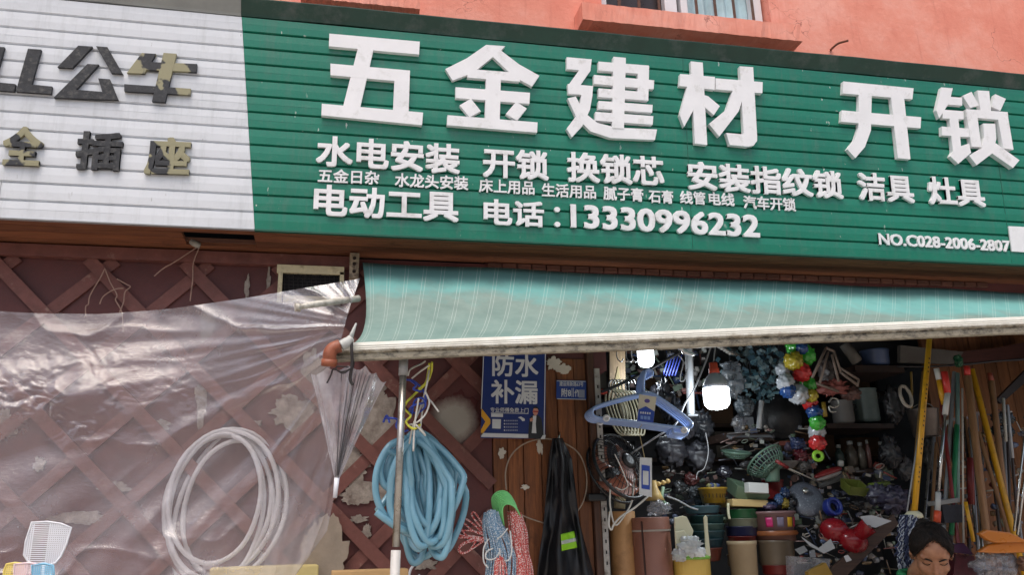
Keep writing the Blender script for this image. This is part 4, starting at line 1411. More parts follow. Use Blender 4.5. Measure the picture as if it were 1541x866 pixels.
g = MB().grid(lambda a, b: coat(.46 + .34 * a, .70 + .022 * b - .02 * a) + V((0, -.0085, 0)), 12, 3)
g.build('silver_strip', mat('silver_strip', (190, 196, 190), .3, .05, 10), rc, solid=.002)
tag(MB().tube(cr([P(842, 652, -.02), P(842, 656, -.06), P(838, 664, -.07)], 4), .004, 6).build('wall_hook', STEEL), 'bent steel hook that carries the black raincoat', 'hook')
# ================================================================== INSIDE THE SHOP
def k_(y, px=1200, py=650):
    """metres that one pixel spans on something round at depth y"""
    d = ray(px, py)
    z = F * (y - EYE.y) / d.y
    return z / F * F / math.hypot(F, px - 770.5)
def prect(x0, y0, x1, y1, y, dep=.02, rot=0.):
    """box whose front face covers those pixels at depth y"""
    a, b = P(x0, y1, y), P(x1, y0, y)
    w, h = abs(b.x - a.x), abs(b.z - a.z)
    c = (a + b) / 2 + V((0, dep / 2, 0))
    return MB().box(c, (w, dep, h), roty(rot) if rot else None)
DKW = wood('dark_shelf_wood', (70, 52, 44), (36, 28, 26), 'X', 8)
BLK = mat('black_plastic', (20, 20, 22), .32, .2, 20)
PLW = mat('white_plastic', (214, 216, 222), .4, .04, 10)
CRM = mat('cream_plastic', (206, 202, 172), .4, .06, 10)

# ---- bulbs
BULB = emis('bulb_glow', (.88, .96, 1.0), 5)
def bulb(px, ytop, ymid, ybot, wpx, y, lab, power, cord_top):
    c0 = P(px, ymid, y); u = k_(y, px, ymid)
    t = thing('light_bulb', lab, 'light bulb', P(px, ybot, y))
    R = wpx * u / 2; H = (ybot - ymid) * u; HN = (ymid - ytop) * u
    MB().lathe([(R, 0), (R * 1.0, -H * .55), (R * .94, -H * .8), (R * .7, -H * .96), (R * .3, -H * 1.02), (.0005, -H * 1.03)], c0, n=28, cap=False).build('diffuser', BULB, t)
    MB().lathe([(R * .99, .001), (R * .93, HN * .18), (R * .78, HN * .36), (R * .5, HN * .52), (R * .40, HN * .58)], c0, n=28).build('housing', mat('bulb_housing', (150, 156, 164), .4, .06, 10), t)
    MB().lathe([(R * .40, HN * .58), (R * .42, HN * .62), (R * .40, HN * .78), (R * .33, HN * .80), (R * .33, HN)], c0, n=20).build('socket', mat('red_socket', (196, 74, 50), .45, .08, 14), t)
    MB().tube(cr([c0 + V((0, 0, HN)), P(px + 1, cord_top + 10, y), P(px + 2, cord_top, y)], 4), .0035, 6).build('cord', mat('grey_flex', (120, 122, 126), .5), t)
    ld = bpy.data.lights.new('bulb_light', 'POINT')
    ld.energy = power
    ld.color = (.86, .94, 1.0)
    ld.shadow_soft_size = .03
    lo = bpy.data.objects.new('bulb_light', ld)
    COL.objects.link(lo)
    lo.parent = t
    lo.location = V((0, 0, -.05))
    return t
bulb(1077, 545, 585, 617, 40, -.12, 'lit LED bulb with red neck hanging right of the white post', 4.2, 500)
bulb(971, 500, 527, 553, 25, .45, 'smaller lit LED bulb high behind the blue clothes hangers', 4.2, 470)

# ---- white post, cables near it
t = thing('hanging_post', 'white square steel tube hanging from above right of the blue hangers', 'tube', P(1040, 625, .12))
a, b = P(1035, 470, .12), P(1040, 625, .12)
dn2 = (b - a) / (b.z - a.z)
MB().tube([a, b], .021, 4).build('upper_tube', mat('white_enamel', (200, 204, 208), .4, .08, 14), t)
MB().box(b + V((0, 0, -.004)), (.05, .05, .008)).build('end_cap', mat('grimy_cap', (120, 122, 126), .6), t)
pxtube([(1070, 520), (1062, 545), (1045, 585), (1030, 610), (1016, 640), (985, 660), (940, 690)], .0042, mat('grey_flex', (150, 150, 152), .5), 'cable', 'grey cable slung diagonally past the hanging LED bulb', 'cable', -.02)
pxtube([(1020, 534), (1028, 545), (1024, 565), (1024, 574), (1030, 572), (1034, 556)], .0032, mat('grey_flex', (150, 150, 152), .5), 'wire_loop', 'small wire loop left of the white post top', 'wire', .02)
g = MB().tube(cr([P(1020, 520, -.4), P(1026, 526, -.4), P(1034, 532, -.4), P(1046, 534, -.4)], 5), [.014, .012, .010, .012, .012, .010, .009, .01, .012, .012, .01, .008, .008, .008, .006, .004], 9)
tag(g.build('bracket', mat('silver_hook', (196, 200, 204), .3, .1, 20, 0, .7)), 'silver crank eye bolted under the awning bar above the post', 'bracket')

# ---- blue hangers
HB = mat('blue_hanger', (146, 170, 216), .35, .08, 12)
def hanger(y, dx, dy, m, name, lab, group=None, clips=True, sc_=1.0):
    pts = [(896, 628), (891, 620), (899, 612), (930, 602), (962, 594), (977, 592), (992, 599), (1015, 615), (1036, 632), (1041, 640), (1034, 645), (1010, 643), (960, 636), (915, 631)]
    pts = [(970 + (x - 970) * sc_ + dx, 610 + (q - 610) * sc_ + dy) for x, q in pts]
    t = thing(name, lab, 'hanger', P(970 + dx, 645 + dy, y), group)
    MB().tube(cr(PX(pts, y), 5, True), .0068, 8, True).build('frame', m, t)
    hk = [(970, 594), (968, 580), (971, 562), (976, 556), (982, 560), (981, 566)]
    MB().tube(cr(PX([(x + dx, q + dy) for x, q in hk], y), 5), .006, 7).build('hook', m, t)
    MB().tube(PX([(1012 + dx, 644 + dy), (1014 + dx, 652 + dy), (1034 + dx, 655 + dy), (1036 + dx, 646 + dy)], y), .0055, 7).build('tie_bar', m, t)
    if clips:
        for cx_, cy_ in ((912, 630), (1029, 648)):
            p = P(cx_ + dx, cy_ + dy, y - .012)
            MB().lathe([(.0155, 0), (.0155, .008), (.0065, .008), (.0065, .002)], p, (0, -1, 0), 16).build('clip', PLW, t)
    return t
hanger(-.16, 0, 0, HB, 'clothes_hanger', 'front light blue plastic clothes hanger carrying the printed card', 'light blue clothes hangers in a bundle')
for k in range(4):
    hanger(-.13 + .028 * k, -2.4 * k - 2, 1.6 * k + 1, HB, 'clothes_hanger', 'light blue plastic clothes hanger nested behind the front one', 'light blue clothes hangers in a bundle', k == 3)
cd = thing('card', 'cream and blue printed cardboard sleeve folded round the blue hangers', 'card', P(970, 640, -.185))
q = [(962, 594), (988, 598), (983, 637), (959, 634)]
MB().prism(PX(q, -.186), (0, .004, 0)).build('sleeve', mat('card_cream', (206, 200, 182), .6, .04, 10), cd)
MB().prism(PX([(961, 617), (972, 612), (985, 620), (983, 637), (959, 634)], -.1875), (0, .001, 0)).build('blue_panel', mat('card_blue', (40, 72, 166), .5, .06, 8), cd)
MB().prism([P(974, 604, -.1875) + V((math.cos(a * .5) * .013, 0, math.sin(a * .5) * .009)) for a in range(12)], (0, .001, 0)).build('emblem', mat('card_purple', (96, 84, 156), .5), cd)
for k in range(5):
    MB().prism(PX([(963.5 + k * 3.4, 620 + k * .3), (965.5 + k * 3.4, 620 + k * .3), (965.5 + k * 3.4, 623 + k * .3), (963.5 + k * 3.4, 623 + k * .3)], -.1885), (0, .001, 0)).build('small_print', PW, cd)
for k in range(3):
    x = 964 + k * 5.2
    MB().prism(PX([(x, 626 + k * .5), (x + 4, 626.5 + k * .5), (x + 4, 631.5 + k * .5), (x, 631 + k * .5)], -.1885), (0, .001, 0)).build('small_print', mat('print_pale_blue', (120, 150, 210), .5), cd)
# rail that carries them
pxtube([(905, 590), (930, 580), (968, 562), (1010, 538), (1030, 528)], .007, mat('dark_steel', (58, 56, 58), .5, .2, 20, 0, .5), 'hanging_rail', 'dark bent rail that carries the blue and ivory hangers', 'rail', -.06)
IV = mat('ivory_plastic', (170, 164, 138), .4, .06, 12)
for k in range(7):
    y = .02 + .05 * k
    x = 914 + 5 * k
    t = thing('clothes_hanger', 'thin ivory clothes hanger hanging edge on behind the blue ones', 'hanger', P(x, 660, y), 'ivory clothes hangers behind the blue bundle')
    MB().tube(cr(PX([(x, 586 + k), (x + 12, 592), (x + 22, 615), (x + 26, 640), (x + 24, 655), (x + 14, 650), (x + 4, 630), (x - 3, 606)], y), 5, True), .005, 6, True).build('frame', IV, t)
    MB().tube(cr(PX([(x + 3, 590), (x + 2, 578), (x + 8, 572), (x + 12, 578)], y), 4), .0035, 6).build('hook', mat('wire_steel', (150, 150, 152), .35, .1, 20, 0, .8), t)
for px, y0, y1, c_ in ((924, 520, 600, (180, 160, 112)), (935, 530, 560, (150, 150, 150)), (948, 520, 545, (196, 200, 206))):
    pass
tag(prect(921, 480, 937, 600, .55, .03, .05).build('batten', wood('pale_batten', (112, 94, 66), (78, 62, 44), 'Z')), 'pale timber batten standing inside beside the plank wall', 'batten')
tag(MB().prism(PX([(930, 552), (938, 590), (922, 590)], .5), (0, .02, 0)).build('wedge', mat('cream_wedge', (130, 116, 80), .6)), 'cream triangular offcut behind the ivory hangers', 'offcut')
tag(prect(906, 586, 914, 593, -.06, .03).build('clamp', mat('red_clamp', (196, 70, 50), .5), bevel=.003), 'small red clamp at the left end of the hanging rail', 'clamp')
for k, px in enumerate((930, 944, 952)):
    pxtube([(px, 505), (px - 2, 535), (px + 4, 545), (px + 8, 540)], .003, mat('wire_steel', (150, 150, 152), .35, .1, 20, 0, .8), 'wire_hook', 'steel wire hook hanging in the dark left of the small bulb', 'hook', .3 + .05 * k, group='wire hooks left of the small bulb')
for k in range(5):
    tag(MB().tube([P(998 + k * 4.5, 566, .5), P(1008 + k * 4.5, 535, .5)], .004, 6).build('blue_rod', mat('blue_rod', (70, 84, 176), .4)), 'thin blue rod in the fan of rods behind the small bulb', 'rod', 'blue rods fanned behind the small bulb')

# ---- black fan with copper coloured blades
fan = thing('fan', 'black wire cage fan with copper brown blades hanging askew left in the opening', 'fan', P(905, 756, -.05))
FC = P(935, 702, -.05)
ax_ = V((.42, -.85, .42)).normalized()
q = ax_.to_track_quat('Z', 'Y')
def fp(r, th, h):
    return FC + q @ V((r * math.cos(th), r * math.sin(th) * 1.0, h))
RF = .155
g = MB()
g.tube([fp(RF, 2 * math.pi * i / 48, 0) for i in range(48)], .008, 8, True)
g.tube([fp(RF * .98, 2 * math.pi * i / 48, -.05) for i in range(48)], .006, 8, True)
for i in range(44):
    th = 2 * math.pi * i / 44
    g.tube([fp(.03, th, .05), fp(RF * .55, th + .10, .045), fp(RF * .9, th + .16, .02), fp(RF, th + .18, 0)], .0016, 5)
    g.tube([fp(RF * .98, th, -.05), fp(RF * .5, th, -.09), fp(.03, th, -.09)], .0014, 4)
for r in (.05, .09, .125):
    g.tube([fp(r, 2 * math.pi * i / 36, .048 - .012 * (r / .125) ** 3) for i in range(36)], .0014, 5, True)
g.build('cage', BLK, fan)
MB().lathe([(.034, 0), (.034, .008), (.02, .016)], FC + q @ V((0, 0, .046)), ax_, 20).build('badge', mat('dark_badge', (40, 38, 38), .4), fan)
COPP = mat('copper_plastic', (150, 88, 66), .35, .1, 8)
for i in range(3):
    a0 = 2 * math.pi * i / 3 + .3
    def bl(a, b, a0=a0):
        return fp(.025 + (RF * .86 - .025) * a, a0 + (b - .5) * (1.1 + .9 * a), -.03 + .035 * (b - .5) - .01)
    MB().grid(bl, 10, 12).build('blade', COPP, fan, solid=.003)
MB().lathe([(.045, -.14), (.05, -.1), (.045, -.05), (.02, -.04)], FC, ax_, 20).build('motor', BLK, fan)
MB().tube(cr([FC + q @ V((0, 0, -.1)), P(893, 738, 0), P(899, 750, 0)], 5), .014, 8).build('neck', BLK, fan)
prect(886, 743, 914, 755, -.08, .1).build('base', BLK, fan, bevel=.006)
tg = thing('price_tag', 'long white hang tag with blue frame in front of the black fan', 'tag', P(972, 748, -.22))
MB().prism(PX([(963, 689), (981, 690), (981, 749), (962, 745)], -.22), (0, .003, 0)).build('card', mat('tag_white', (206, 208, 210), .45), tg)
MB().prism(PX([(965.5, 700), (978, 702), (978, 738), (965.5, 736)], -.2215), (0, .001, 0)).build('blue_frame', mat('card_blue', (40, 72, 166), .5, .06, 8), tg)
MB().prism(PX([(967.5, 709), (976, 710), (976, 731), (967.5, 730)], -.223), (0, .001, 0)).build('blank_label', mat('tag_white', (206, 208, 210), .45), tg)
MB().tube(cr([P(970, 690, -.218), P(966, 670, -.2), P(962, 648, -.17), P(966, 640, -.16)], 4), .0018, 5).build('string', mat('old_string', (170, 150, 110), .8), tg)
# hanging white flex by the rolls
pxtube([(919, 728), (918, 760), (925, 790), (936, 782), (950, 758), (953, 735), (955, 720)], .004, WW, 'cable', 'white flex hanging in a loop above the cardboard roll', 'cable', -.1)
pxtube([(975, 748), (955, 765), (935, 778), (924, 790), (920, 798), (916, 790), (918, 770)], .0044, WW, 'cable', 'white flex hooked over the post beside the brown roll', 'cable', -.12)
pxtube([(925, 684), (935, 705), (941, 720), (945, 732), (936, 738), (926, 734)], .0022, WW, 'cable', 'thin white lead trailing under the black fan cage', 'cable', -.2)

# ---- rolls
def roll(px0, px1, ytop, y, m, lab, tilt=0., inner=None, name='roll', cat='roll', seam=None):
    u = k_(y, (px0 + px1) / 2, ytop)
    R = (px1 - px0) * u / 2
    c = P((px0 + px1) / 2, ytop, y) + V((0, R, 0))
    t = thing(name, lab, cat, V((c.x, c.y, 0.006)))
    h = c.z - .006
    MB().lathe([(R, 0), (R, h - .003), (R - .003, h), (R * .62, h + .001), (R * .6, h - .004), (R * .58, h - .12)], V((c.x - tilt * h, c.y, .006)), (tilt, 0, 1), 40).build('sheet', m, t)
    if seam:
        sp = V((c.x - R * .72, c.y - R * .72, .01))
        MB().tube([sp + V((-tilt * h, 0, 0)), sp + V((0, 0, h - .02))], .004, 5).build('edge', seam, t)
        MB().lathe([(R + .002, h - .06), (R + .002, h - .052)], V((c.x - tilt * h, c.y, .006)), (tilt, 0, 1), 40, cap=False).build('tie', mat('tie_tape', (150, 140, 130), .6), t)
    return t
def weave():
    t = NT('woven_vinyl')
    ck = t.n('ShaderNodeTexChecker'); ck.inputs['Scale'].default_value = 190
    t.l(t.tc.outputs['Object'], ck.inputs['Vector'])
    f = t.noise(5, 5, .6)
    c = t.ramp(f, [(.3, rgb((128, 82, 66))), (.7, rgb((152, 102, 84)))])
    t.l(t.mix(.18, c, ck.outputs['Color'], 'MULTIPLY'), t.b.inputs['Base Color'])
    t.b.inputs['Roughness'].default_value = .45
    t.bump(ck.outputs['Fac'], .2, .001)
    return t.m
roll(921, 962, 770, -.02, mat('kraft_tube', (178, 132, 84), .6, .1, 10, dirt=(120, 84, 52), dscale=6, damt=.3), 'tan cardboard roll standing against the corner post')
roll(958, 1018, 779, -.10, weave(), 'brown woven vinyl roll with a stitched edge standing beside the cardboard roll', -.012, seam=mat('dark_seam', (70, 46, 40), .5))
t = MB().lathe([(.026, 0), (.026, .10), (.022, .104)], P(932, 766, .06), (.15, 0, 1), 20)
tag(t.build('roll', CRM), 'short cream roll lying in the dark above the cardboard roll', 'roll')
def crumple(c, r, m, name, lab, cat, seed=0, n=22, amt=.55, fr=7, solid=0.):
    g = MB()
    g.ell(c, r, None, n + 6, n, amt, fr)
    for i, q_ in enumerate(g.v):
        g.v[i] = q_ + V((nz(q_.x * 60, q_.z * 60, seed), nz(q_.y * 60, q_.x * 60, seed + 3), nz(q_.z * 60, q_.y * 60, seed + 5))) * max(r) * .22
    return tag(g.build(name, m), lab, cat)
CLEAR = film('clear_bag', (206, 206, 212), .1, .45, .18, 18)
crumple(P(992, 766, -.02), (.05, .05, .028), CLEAR, 'plastic_bag', 'crumpled clear bag lying on top of the brown roll', 'bag', 1)
# cream trumpet with beads
tag(MB().lathe([(.012, .06), (.016, .03), (.03, 0), (.044, -.03)], P(985, 744, .05), n=18).build('trumpet', mat('gold_cream', (190, 160, 100), .5)), 'cream trumpet shaped toy behind the hang tag', 'toy')
g = MB()
for k, (a, b) in enumerate(((985, 731), (991, 729), (998, 727), (1005, 725))):
    g.ell(P(a, b, .05), (.011, .011, .011), None, 10, 8)
g.tube([P(985, 731, .05), P(1008, 725, .05)], .006, 6)
tag(g.build('bead_string', mat('gold_cream', (190, 160, 100), .5)), 'short string of cream beads beside the hang tag', 'beads')
tag(MB().tube(cr([P(998, 734, .05), P(996, 748, .04), P(1000, 758, .04), P(1006, 760, .04)], 4), .008, 7).build('clip', mat('pale_green', (150, 178, 150), .5)), 'pale green plastic clip under the bead string', 'clip')

# ---- yellow ribbed bin with scoops
bn = thing('bin', 'yellow ribbed plastic bin with a green rim and goods standing in it', 'bin', P(1050, 1150, -.12))
u = k_(-.12, 1050, 845)
R = 30 * u
c = P(1050, 838, -.12) + V((0, R, 0))
g = MB()
NS = 96
for k in range(NS):
    pass
prof = [(R * .9, -.42), (R, -.02), (R * 1.0, -.012)]
g.lathe(prof, c, n=NS)
for i, q_ in enumerate(g.v):
    th = math.atan2(q_.y - c.y, q_.x - c.x)
    rr = 1 + .018 * math.cos(th * 34)
    g.v[i] = V((c.x + (q_.x - c.x) * rr, c.y + (q_.y - c.y) * rr, q_.z))
g.build('body', mat('yellow_bin', (206, 172, 84), .4, .06, 10), bn)
MB().lathe([(R * 1.01, -.014), (R * 1.05, -.01), (R * 1.05, 0), (R * .98, .001), (R * .94, -.006), (.001, -.009)], c, n=48).build('rim', mat('green_rim', (126, 178, 76), .4), bn)
def scoop(pts, y, lab, m=CRM, dep=.012, name='scoop'):
    o = MB().prism(PX(pts, y), (0, dep, 0)).build(name, m, bevel=.003)
    return tag(o, lab, 'scoop')
scoop([(1015, 780), (1028, 777), (1034, 779), (1044, 800), (1038, 822), (1018, 830), (1016, 800)], -.10, 'upper cream plastic scoop leaning in the yellow bin')
scoop([(1016, 801), (1030, 799), (1034, 806), (1030, 834), (1018, 834)], -.13, 'lower cream plastic scoop in front of the other one')
scoop([(1059, 780), (1062, 776), (1065, 779), (1066, 800), (1070, 838), (1062, 838), (1061, 806)], -.10, 'thin cream handle standing upright in the yellow bin', dep=.008, name='handle_stick')
WBAG = film('white_bag', (226, 228, 230), .55, .85, .3, 14)
crumple(P(1038, 822, -.15), (.05, .03, .042), WBAG, 'plastic_bag', 'crumpled white bag stuffed in the yellow bin beside the handle', 'bag', 5)
crumple(P(1022, 836, -.15), (.03, .025, .026), WBAG, 'plastic_bag', 'small crumpled white bag at the left rim of the yellow bin', 'bag', 6)
crumple(P(1052, 831, -.16), (.028, .02, .02), mat('white_foam', (216, 220, 220), .8), 'foam_piece', 'white foam lump on the rim of the yellow bin', 'foam', 8)

# ---- display table that carries the bowls (runs back into the shop)
tb = thing('table', 'dark display table under the stacked bowls and basins', 'table', V((P(1160, 800, .5).x, .5, .004)))
x0_, x1_ = P(1060, 800, .3).x, P(1345, 800, .3).x
MB().box2((x0_, .14, .98), (x1_, .95, 1.02)).build('tabletop', DKW, tb)
for x in (x0_ + .05, x1_ - .05):
    for y in (.18, .9):
        MB().box2((x - .025, y - .025, .004), (x + .025, y + .025, .979)).build('leg', DKW, tb)

def bowl(px, ytop, wpx, hpx, y, m, lab, name='bowl', cat='bowl', group=None, flare=.78, sq=1., tilt=(0, 0, 1), ax=None):
    u = k_(y, px, ytop)
    R = wpx * u / 2; H = hpx * u
    c = P(px, ytop, y) + V((0, R, 0))
    g = MB().lathe([(.001, -H), (R * flare, -H), (R * (flare + .08), -H * .9), (R * .97, -H * .12), (R * 1.02, -H * .08), (R * 1.03, 0), (R * .98, .001), (R * .93, -H * .1), (R * flare * .95, -H * .85), (.001, -H * .86)], c, tilt, 36, sy=sq)
    o = g.build(name, m)
    return tag(o, lab, cat, group)
def pl(c, r=.35):
    c = tuple(int(x * .64 + 6) for x in c)
    return mat('plastic_%d_%d_%d' % c, c, r, .08, 10, dirt=(70, 68, 66), dscale=10, damt=.15)
for px, yt, w, h, c_, lab in [(1070, 826, 58, 20, (150, 76, 60), 'rust red bowl at the bottom of the teal bowl stack'), (1072, 812, 58, 20, (48, 84, 96), 'dark teal bowl second from the bottom of its stack'),
                              (1074, 800, 58, 18, (60, 100, 110), 'slate teal bowl in the middle of its stack'), (1074, 789, 58, 16, (104, 138, 130), 'pale grey green bowl near the top of the teal stack'),
                              (1074, 776, 56, 16, (56, 104, 106), 'deep teal bowl under the pale blue tray')]:
    bowl(px, yt, w, h, .22, pl(c_), lab, 'bowl', 'bowl', 'stack of teal bowls')
bowl(1068, 762, 58, 11, .21, pl((120, 168, 190)), 'pale blue tray with a handle on top of the teal bowls', 'tray', 'tray')
tag(MB().tube([P(1042, 766, .26), P(1050, 765, .26)], .011, 8).build('tray_grip', pl((120, 168, 190))), 'pale blue grip sticking out left of the tray', 'grip')
tag(MB().tube(cr([P(1096, 758, .2), P(1096, 772, .2), P(1098, 782, .2)], 4), .007, 7).build('spoon', CRM), 'cream spoon hanging at the right edge of the pale blue tray', 'spoon')
for px, yt, w, h, c_, lab in [(1126, 836, 46, 18, (176, 158, 130), 'tan tub at the foot of the coloured lid stack'), (1126, 808, 44, 14, (168, 52, 48), 'red lid tub near the bottom of its stack'),
                              (1126, 793, 48, 15, (48, 52, 104), 'navy blue tub in the middle of its stack'), (1127, 781, 46, 14, (168, 172, 144), 'pale olive tub between the green and navy ones'),
                              (1126, 767, 48, 14, (40, 128, 72), 'bright green tub near the top of its stack')]:
    bowl(px, yt, w, h, .2, pl(c_), lab, 'tub', 'tub', 'stack of coloured tubs', .92)
def tub(px0, px1, yt, h, y, m, lab):
    u = k_(y, (px0 + px1) / 2, yt); R = (px1 - px0) * u / 2
    c = P((px0 + px1) / 2, yt, y) + V((0, R, 0))
    return tag(MB().lathe([(.001, -h), (R * .82, -h), (R, -.02), (R * 1.04, -.018), (R * 1.05, 0), (R * .97, 0), (R * .9, -.02), (R * .8, -h * .8), (.001, -h * .8)], c, n=36).build('bucket', m), lab, 'bucket')
tub(1103, 1148, 815, .30, .14, mat('tan_bucket', (170, 150, 120), .5, .1, 12), 'tan plastic bucket below the coloured tub stack')
tag(prect(1103, 752, 1156, 764, .2, .2, .05).build('box', mat('tan_box', (196, 170, 116), .6, .08, 10), bevel=.004), 'flat tan box on the green tub under the pale green basin', 'box')
yb = thing('basket', 'yellow slotted basket with blue packets in it on the pale blue tray', 'basket', P(1081, 760, .2))
u = k_(.2, 1081, 745); R = 22 * u; c = P(1081, 735, .2) + V((0, R, 0))
MB().lathe([(.001, -.07), (R * .8, -.07), (R * .98, -.006), (R * 1.06, -.004), (R * 1.06, .004), (R * .95, .002), (R * .78, -.06), (.001, -.062)], c, n=36).build('body', pl((222, 176, 48)), yb)
for k in range(10):
    th = -math.pi / 2 + (k - 4.5) * .28
    MB().box(c + V((math.cos(th) * R * .905, math.sin(th) * R * .905, -.036)), (.003, .004, .02), rotz(th + math.pi / 2)).build('slot', mat('void', (16, 14, 18), .9), yb)
for k in range(4):
    crumple(c + V((-.02 + .014 * k, -.01, .012)), (.013, .012, .011), pl((70, 96, 170) if k % 2 else (196, 190, 120)), 'packet', 'small crumpled packet in the yellow basket', 'packet', 20 + k)['group'] = 'packets in the yellow basket'
# pale green basin with a white box
q = [(1096, 722), (1120, 716), (1160, 742), (1156, 756), (1104, 752)]
gb = thing('basin', 'pale green rectangular basin tilted on the tan box', 'basin', P(1128, 756, .2))
def rbasin(cx, cy, cz_, w, d, h, rot):
    g = MB()
    for (sx, sy, z, inset) in ():
        pass
    o_ = [V((-w, -d, 0)), V((w, -d, 0)), V((w, d, 0)), V((-w, d, 0))]
    i_ = [V((-w * .94, -d * .94, 0)), V((w * .94, -d * .94, 0)), V((w * .94, d * .94, 0)), V((-w * .94, d * .94, 0))]
    ob = [V((a.x * .82, a.y * .82, -h)) for a in o_]
    ib = [V((a.x * .8, a.y * .8, -h * .93)) for a in o_]
    vs = [V((cx, cy, cz_)) + rot @ a for a in o_ + i_ + ob + ib]
    fs = []
    for k in range(4):
        k2 = (k + 1) % 4
        fs += [(k, k2, 4 + k2, 4 + k), (8 + k, 8 + k2, k2, k), (4 + k, 4 + k2, 12 + k2, 12 + k)]
    fs += [(11, 10, 9, 8), (12, 13, 14, 15)]
    return g.add(vs, fs)
p = P(1126, 732, .28)
rbasin(p.x, p.y, p.z, .088, .075, .065, roty(.28) @ rotx(.35)).build('body', pl((140, 172, 140)), gb, bevel=.004)
tag(prect(1128, 727, 1156, 743, .16, .05, .06).build('box', mat('white_box', (200, 202, 200), .6, .04, 10), bevel=.003), 'small white box leaning in the pale green basin', 'box')
# colanders
MG = pl((140, 182, 158))
def colander(px, py, wpx, y, axis, lab, depth=.05):
    u = k_(y, px, py); R = wpx * u / 2
    c = P(px, py, y)
    t = thing('colander', lab, 'colander', c - V((0, 0, R)))
    ax2 = V(axis).normalized(); q = ax2.to_track_quat('Z', 'Y')
    def at(r, th, h):
        return c + q @ V((r * math.cos(th), r * math.sin(th), h))
    MB().tube([at(R, 2 * math.pi * k / 40, 0) for k in range(40)], .006, 8, True).build('rim', MG, t)
    g = MB()
    for k in range(30):
        th = 2 * math.pi * k / 30
        g.tube([at(R, th, 0), at(R * .85, th, -depth * .5), at(R * .55, th, -depth), at(.012, th, -depth * 1.02)], .0024, 5)
    for r, h in ((.92, .25), (.78, .62), (.62, .92), (.42, 1), (.22, 1)):
        g.tube([at(R * r, 2 * math.pi * k / 36, -depth * h) for k in range(36)], .0026, 5, True)
    g.build('mesh_bowl', MG, t)
    return t
colander(1150, 693, 64, .3, (-.35, .55, .75), 'large pale green lattice colander tilted on the goods pile', .07)
colander(1108, 681, 44, .35, (.05, -.22, 1), 'flatter pale green colander lying left of the tilted one', .03)
bowl(1166, 700, 26, 26, .25, MG, 'pale green cup under the tilted green colander', 'cup', 'cup', None, .8)
# red and white dishes, red rod
RED = pl((178, 46, 48)); 
bowl(1190, 694, 54, 10, .3, pl((196, 190, 186)), 'white dish with goods under the red handled rod', 'dish', 'dish', None, .6)
bowl(1170, 722, 34, 30, .34, RED, 'red bowl in the dark behind the white box', 'bowl', 'bowl')
rod = thing('brush', 'long thin brush with a red handle lying across the goods pile', 'brush', P(1195, 710, .12))
MB().tube([P(1168, 694, .14), P(1186, 705, .14)], .009, 8).build('handle', RED, rod)
MB().tube([P(1186, 705, .14), P(1236, 728, .16)], .0042, 6).build('shaft', STEEL, rod)
MB().tube([P(1168, 697, .145), P(1205, 717, .145)], .0025, 6).build('wire', STEEL, rod)
bb = thing('clothes_brush', 'oval red and white scrubbing brush lying above the grey lid', 'brush', P(1245, 722, .3))
p = P(1246, 712, .3)
MB().ell(p, (.085, .03, .018), roty(-.28), 24, 12).build('back', RED, bb)
MB().ell(p + V((0, -.004, -.018)), (.078, .028, .014), roty(-.28), 24, 12).build('pad', pl((200, 190, 186)), bb)
for k in range(26):
    a = (k / 25 - .5)
    o = p + roty(-.28) @ V((a * .14, 0, -.03))
    MB().tube([o, o + V((0, 0, -.03))], .0022, 4).build('bristle', pl((150, 150, 150)), bb)
# grey lid
ld = thing('wok_cover', 'big grey speckled pot lid leaning beside the striped bucket', 'lid', P(1214, 782, .2))
def speck(name, c1_, c2_, sc_=160):
    t = NT(name)
    t.l(t.ramp(t.noise(sc_, 2, .5), [(.58, rgb(c1_)), (.64, rgb(c2_))]), t.b.inputs['Base Color'])
    t.b.inputs['Roughness'].default_value = .3
    return t.m
axl = V((-.25, -.8, .55)).normalized()
pc = P(1213, 752, .22)
MB().lathe([(.098, -.012), (.1, 0), (.094, .012), (.07, .026), (.035, .034), (.001, .036)], pc, axl, 40, sx=.85).build('dome', speck('speckled_enamel', (86, 90, 100), (120, 124, 134)), ld)
MB().lathe([(.008, .03), (.008, .045), (.016, .05), (.014, .058), (.001, .06)], pc + V((-.01, 0, .012)), axl, 16).build('knob', STEEL, ld)
# striped bucket and stack
sb = thing('bucket', 'pink rimmed bucket with yellow and magenta patches full of packets', 'bucket', P(1180, 806, .14))
u = k_(.14, 1180, 780); R = 34 * u; c = P(1179, 770, .14) + V((0, R, 0))
MB().lathe([(.001, -.10), (R * .86, -.10), (R * .96, -.012), (R * 1.04, -.01), (R * 1.05, 0), (R * .98, .002), (R * .92, -.02), (R * .8, -.06), (.001, -.06)], c, n=44).build('body', pl((196, 150, 150)), sb)
for th0, c_ in ((-2.3, (196, 40, 110)), (-1.75, (120, 110, 130)), (-1.2, (216, 168, 40)), (-.75, (190, 60, 90))):
    def pat(a, b, th0=th0):
        th = th0 + .34 * (a - .5)
        h = -.028 - .045 * b
        rr = R * (.96 - (.10) * (-h / .10)) + .004
        return c + V((rr * math.cos(th), rr * math.sin(th), h))
    MB().grid(pat, 6, 3).build('printed_patch', mat('patch_%d' % c_[0], c_, .4), sb, solid=.001)
MB().lathe([(R * 1.0, -.09), (R * 1.06, -.102), (R * 1.0, -.112)], c, n=44, cap=False).build('lower_rim', pl((214, 120, 60)), sb)
for k, (px, yt, w, c_, h, lab) in enumerate([(1182, 804, 64, (170, 116, 100), 12, 'rusty pink tub directly under the striped bucket'), (1180, 814, 58, (150, 130, 106), 40, 'tan tub with a printed band under the pink one'), (1182, 852, 50, (176, 52, 48), 14, 'red banded tub at the foot of the bucket stack')]):
    bowl(px, yt, w, h, .16, pl(c_), lab, 'tub', 'tub', 'tubs under the striped bucket', .9)
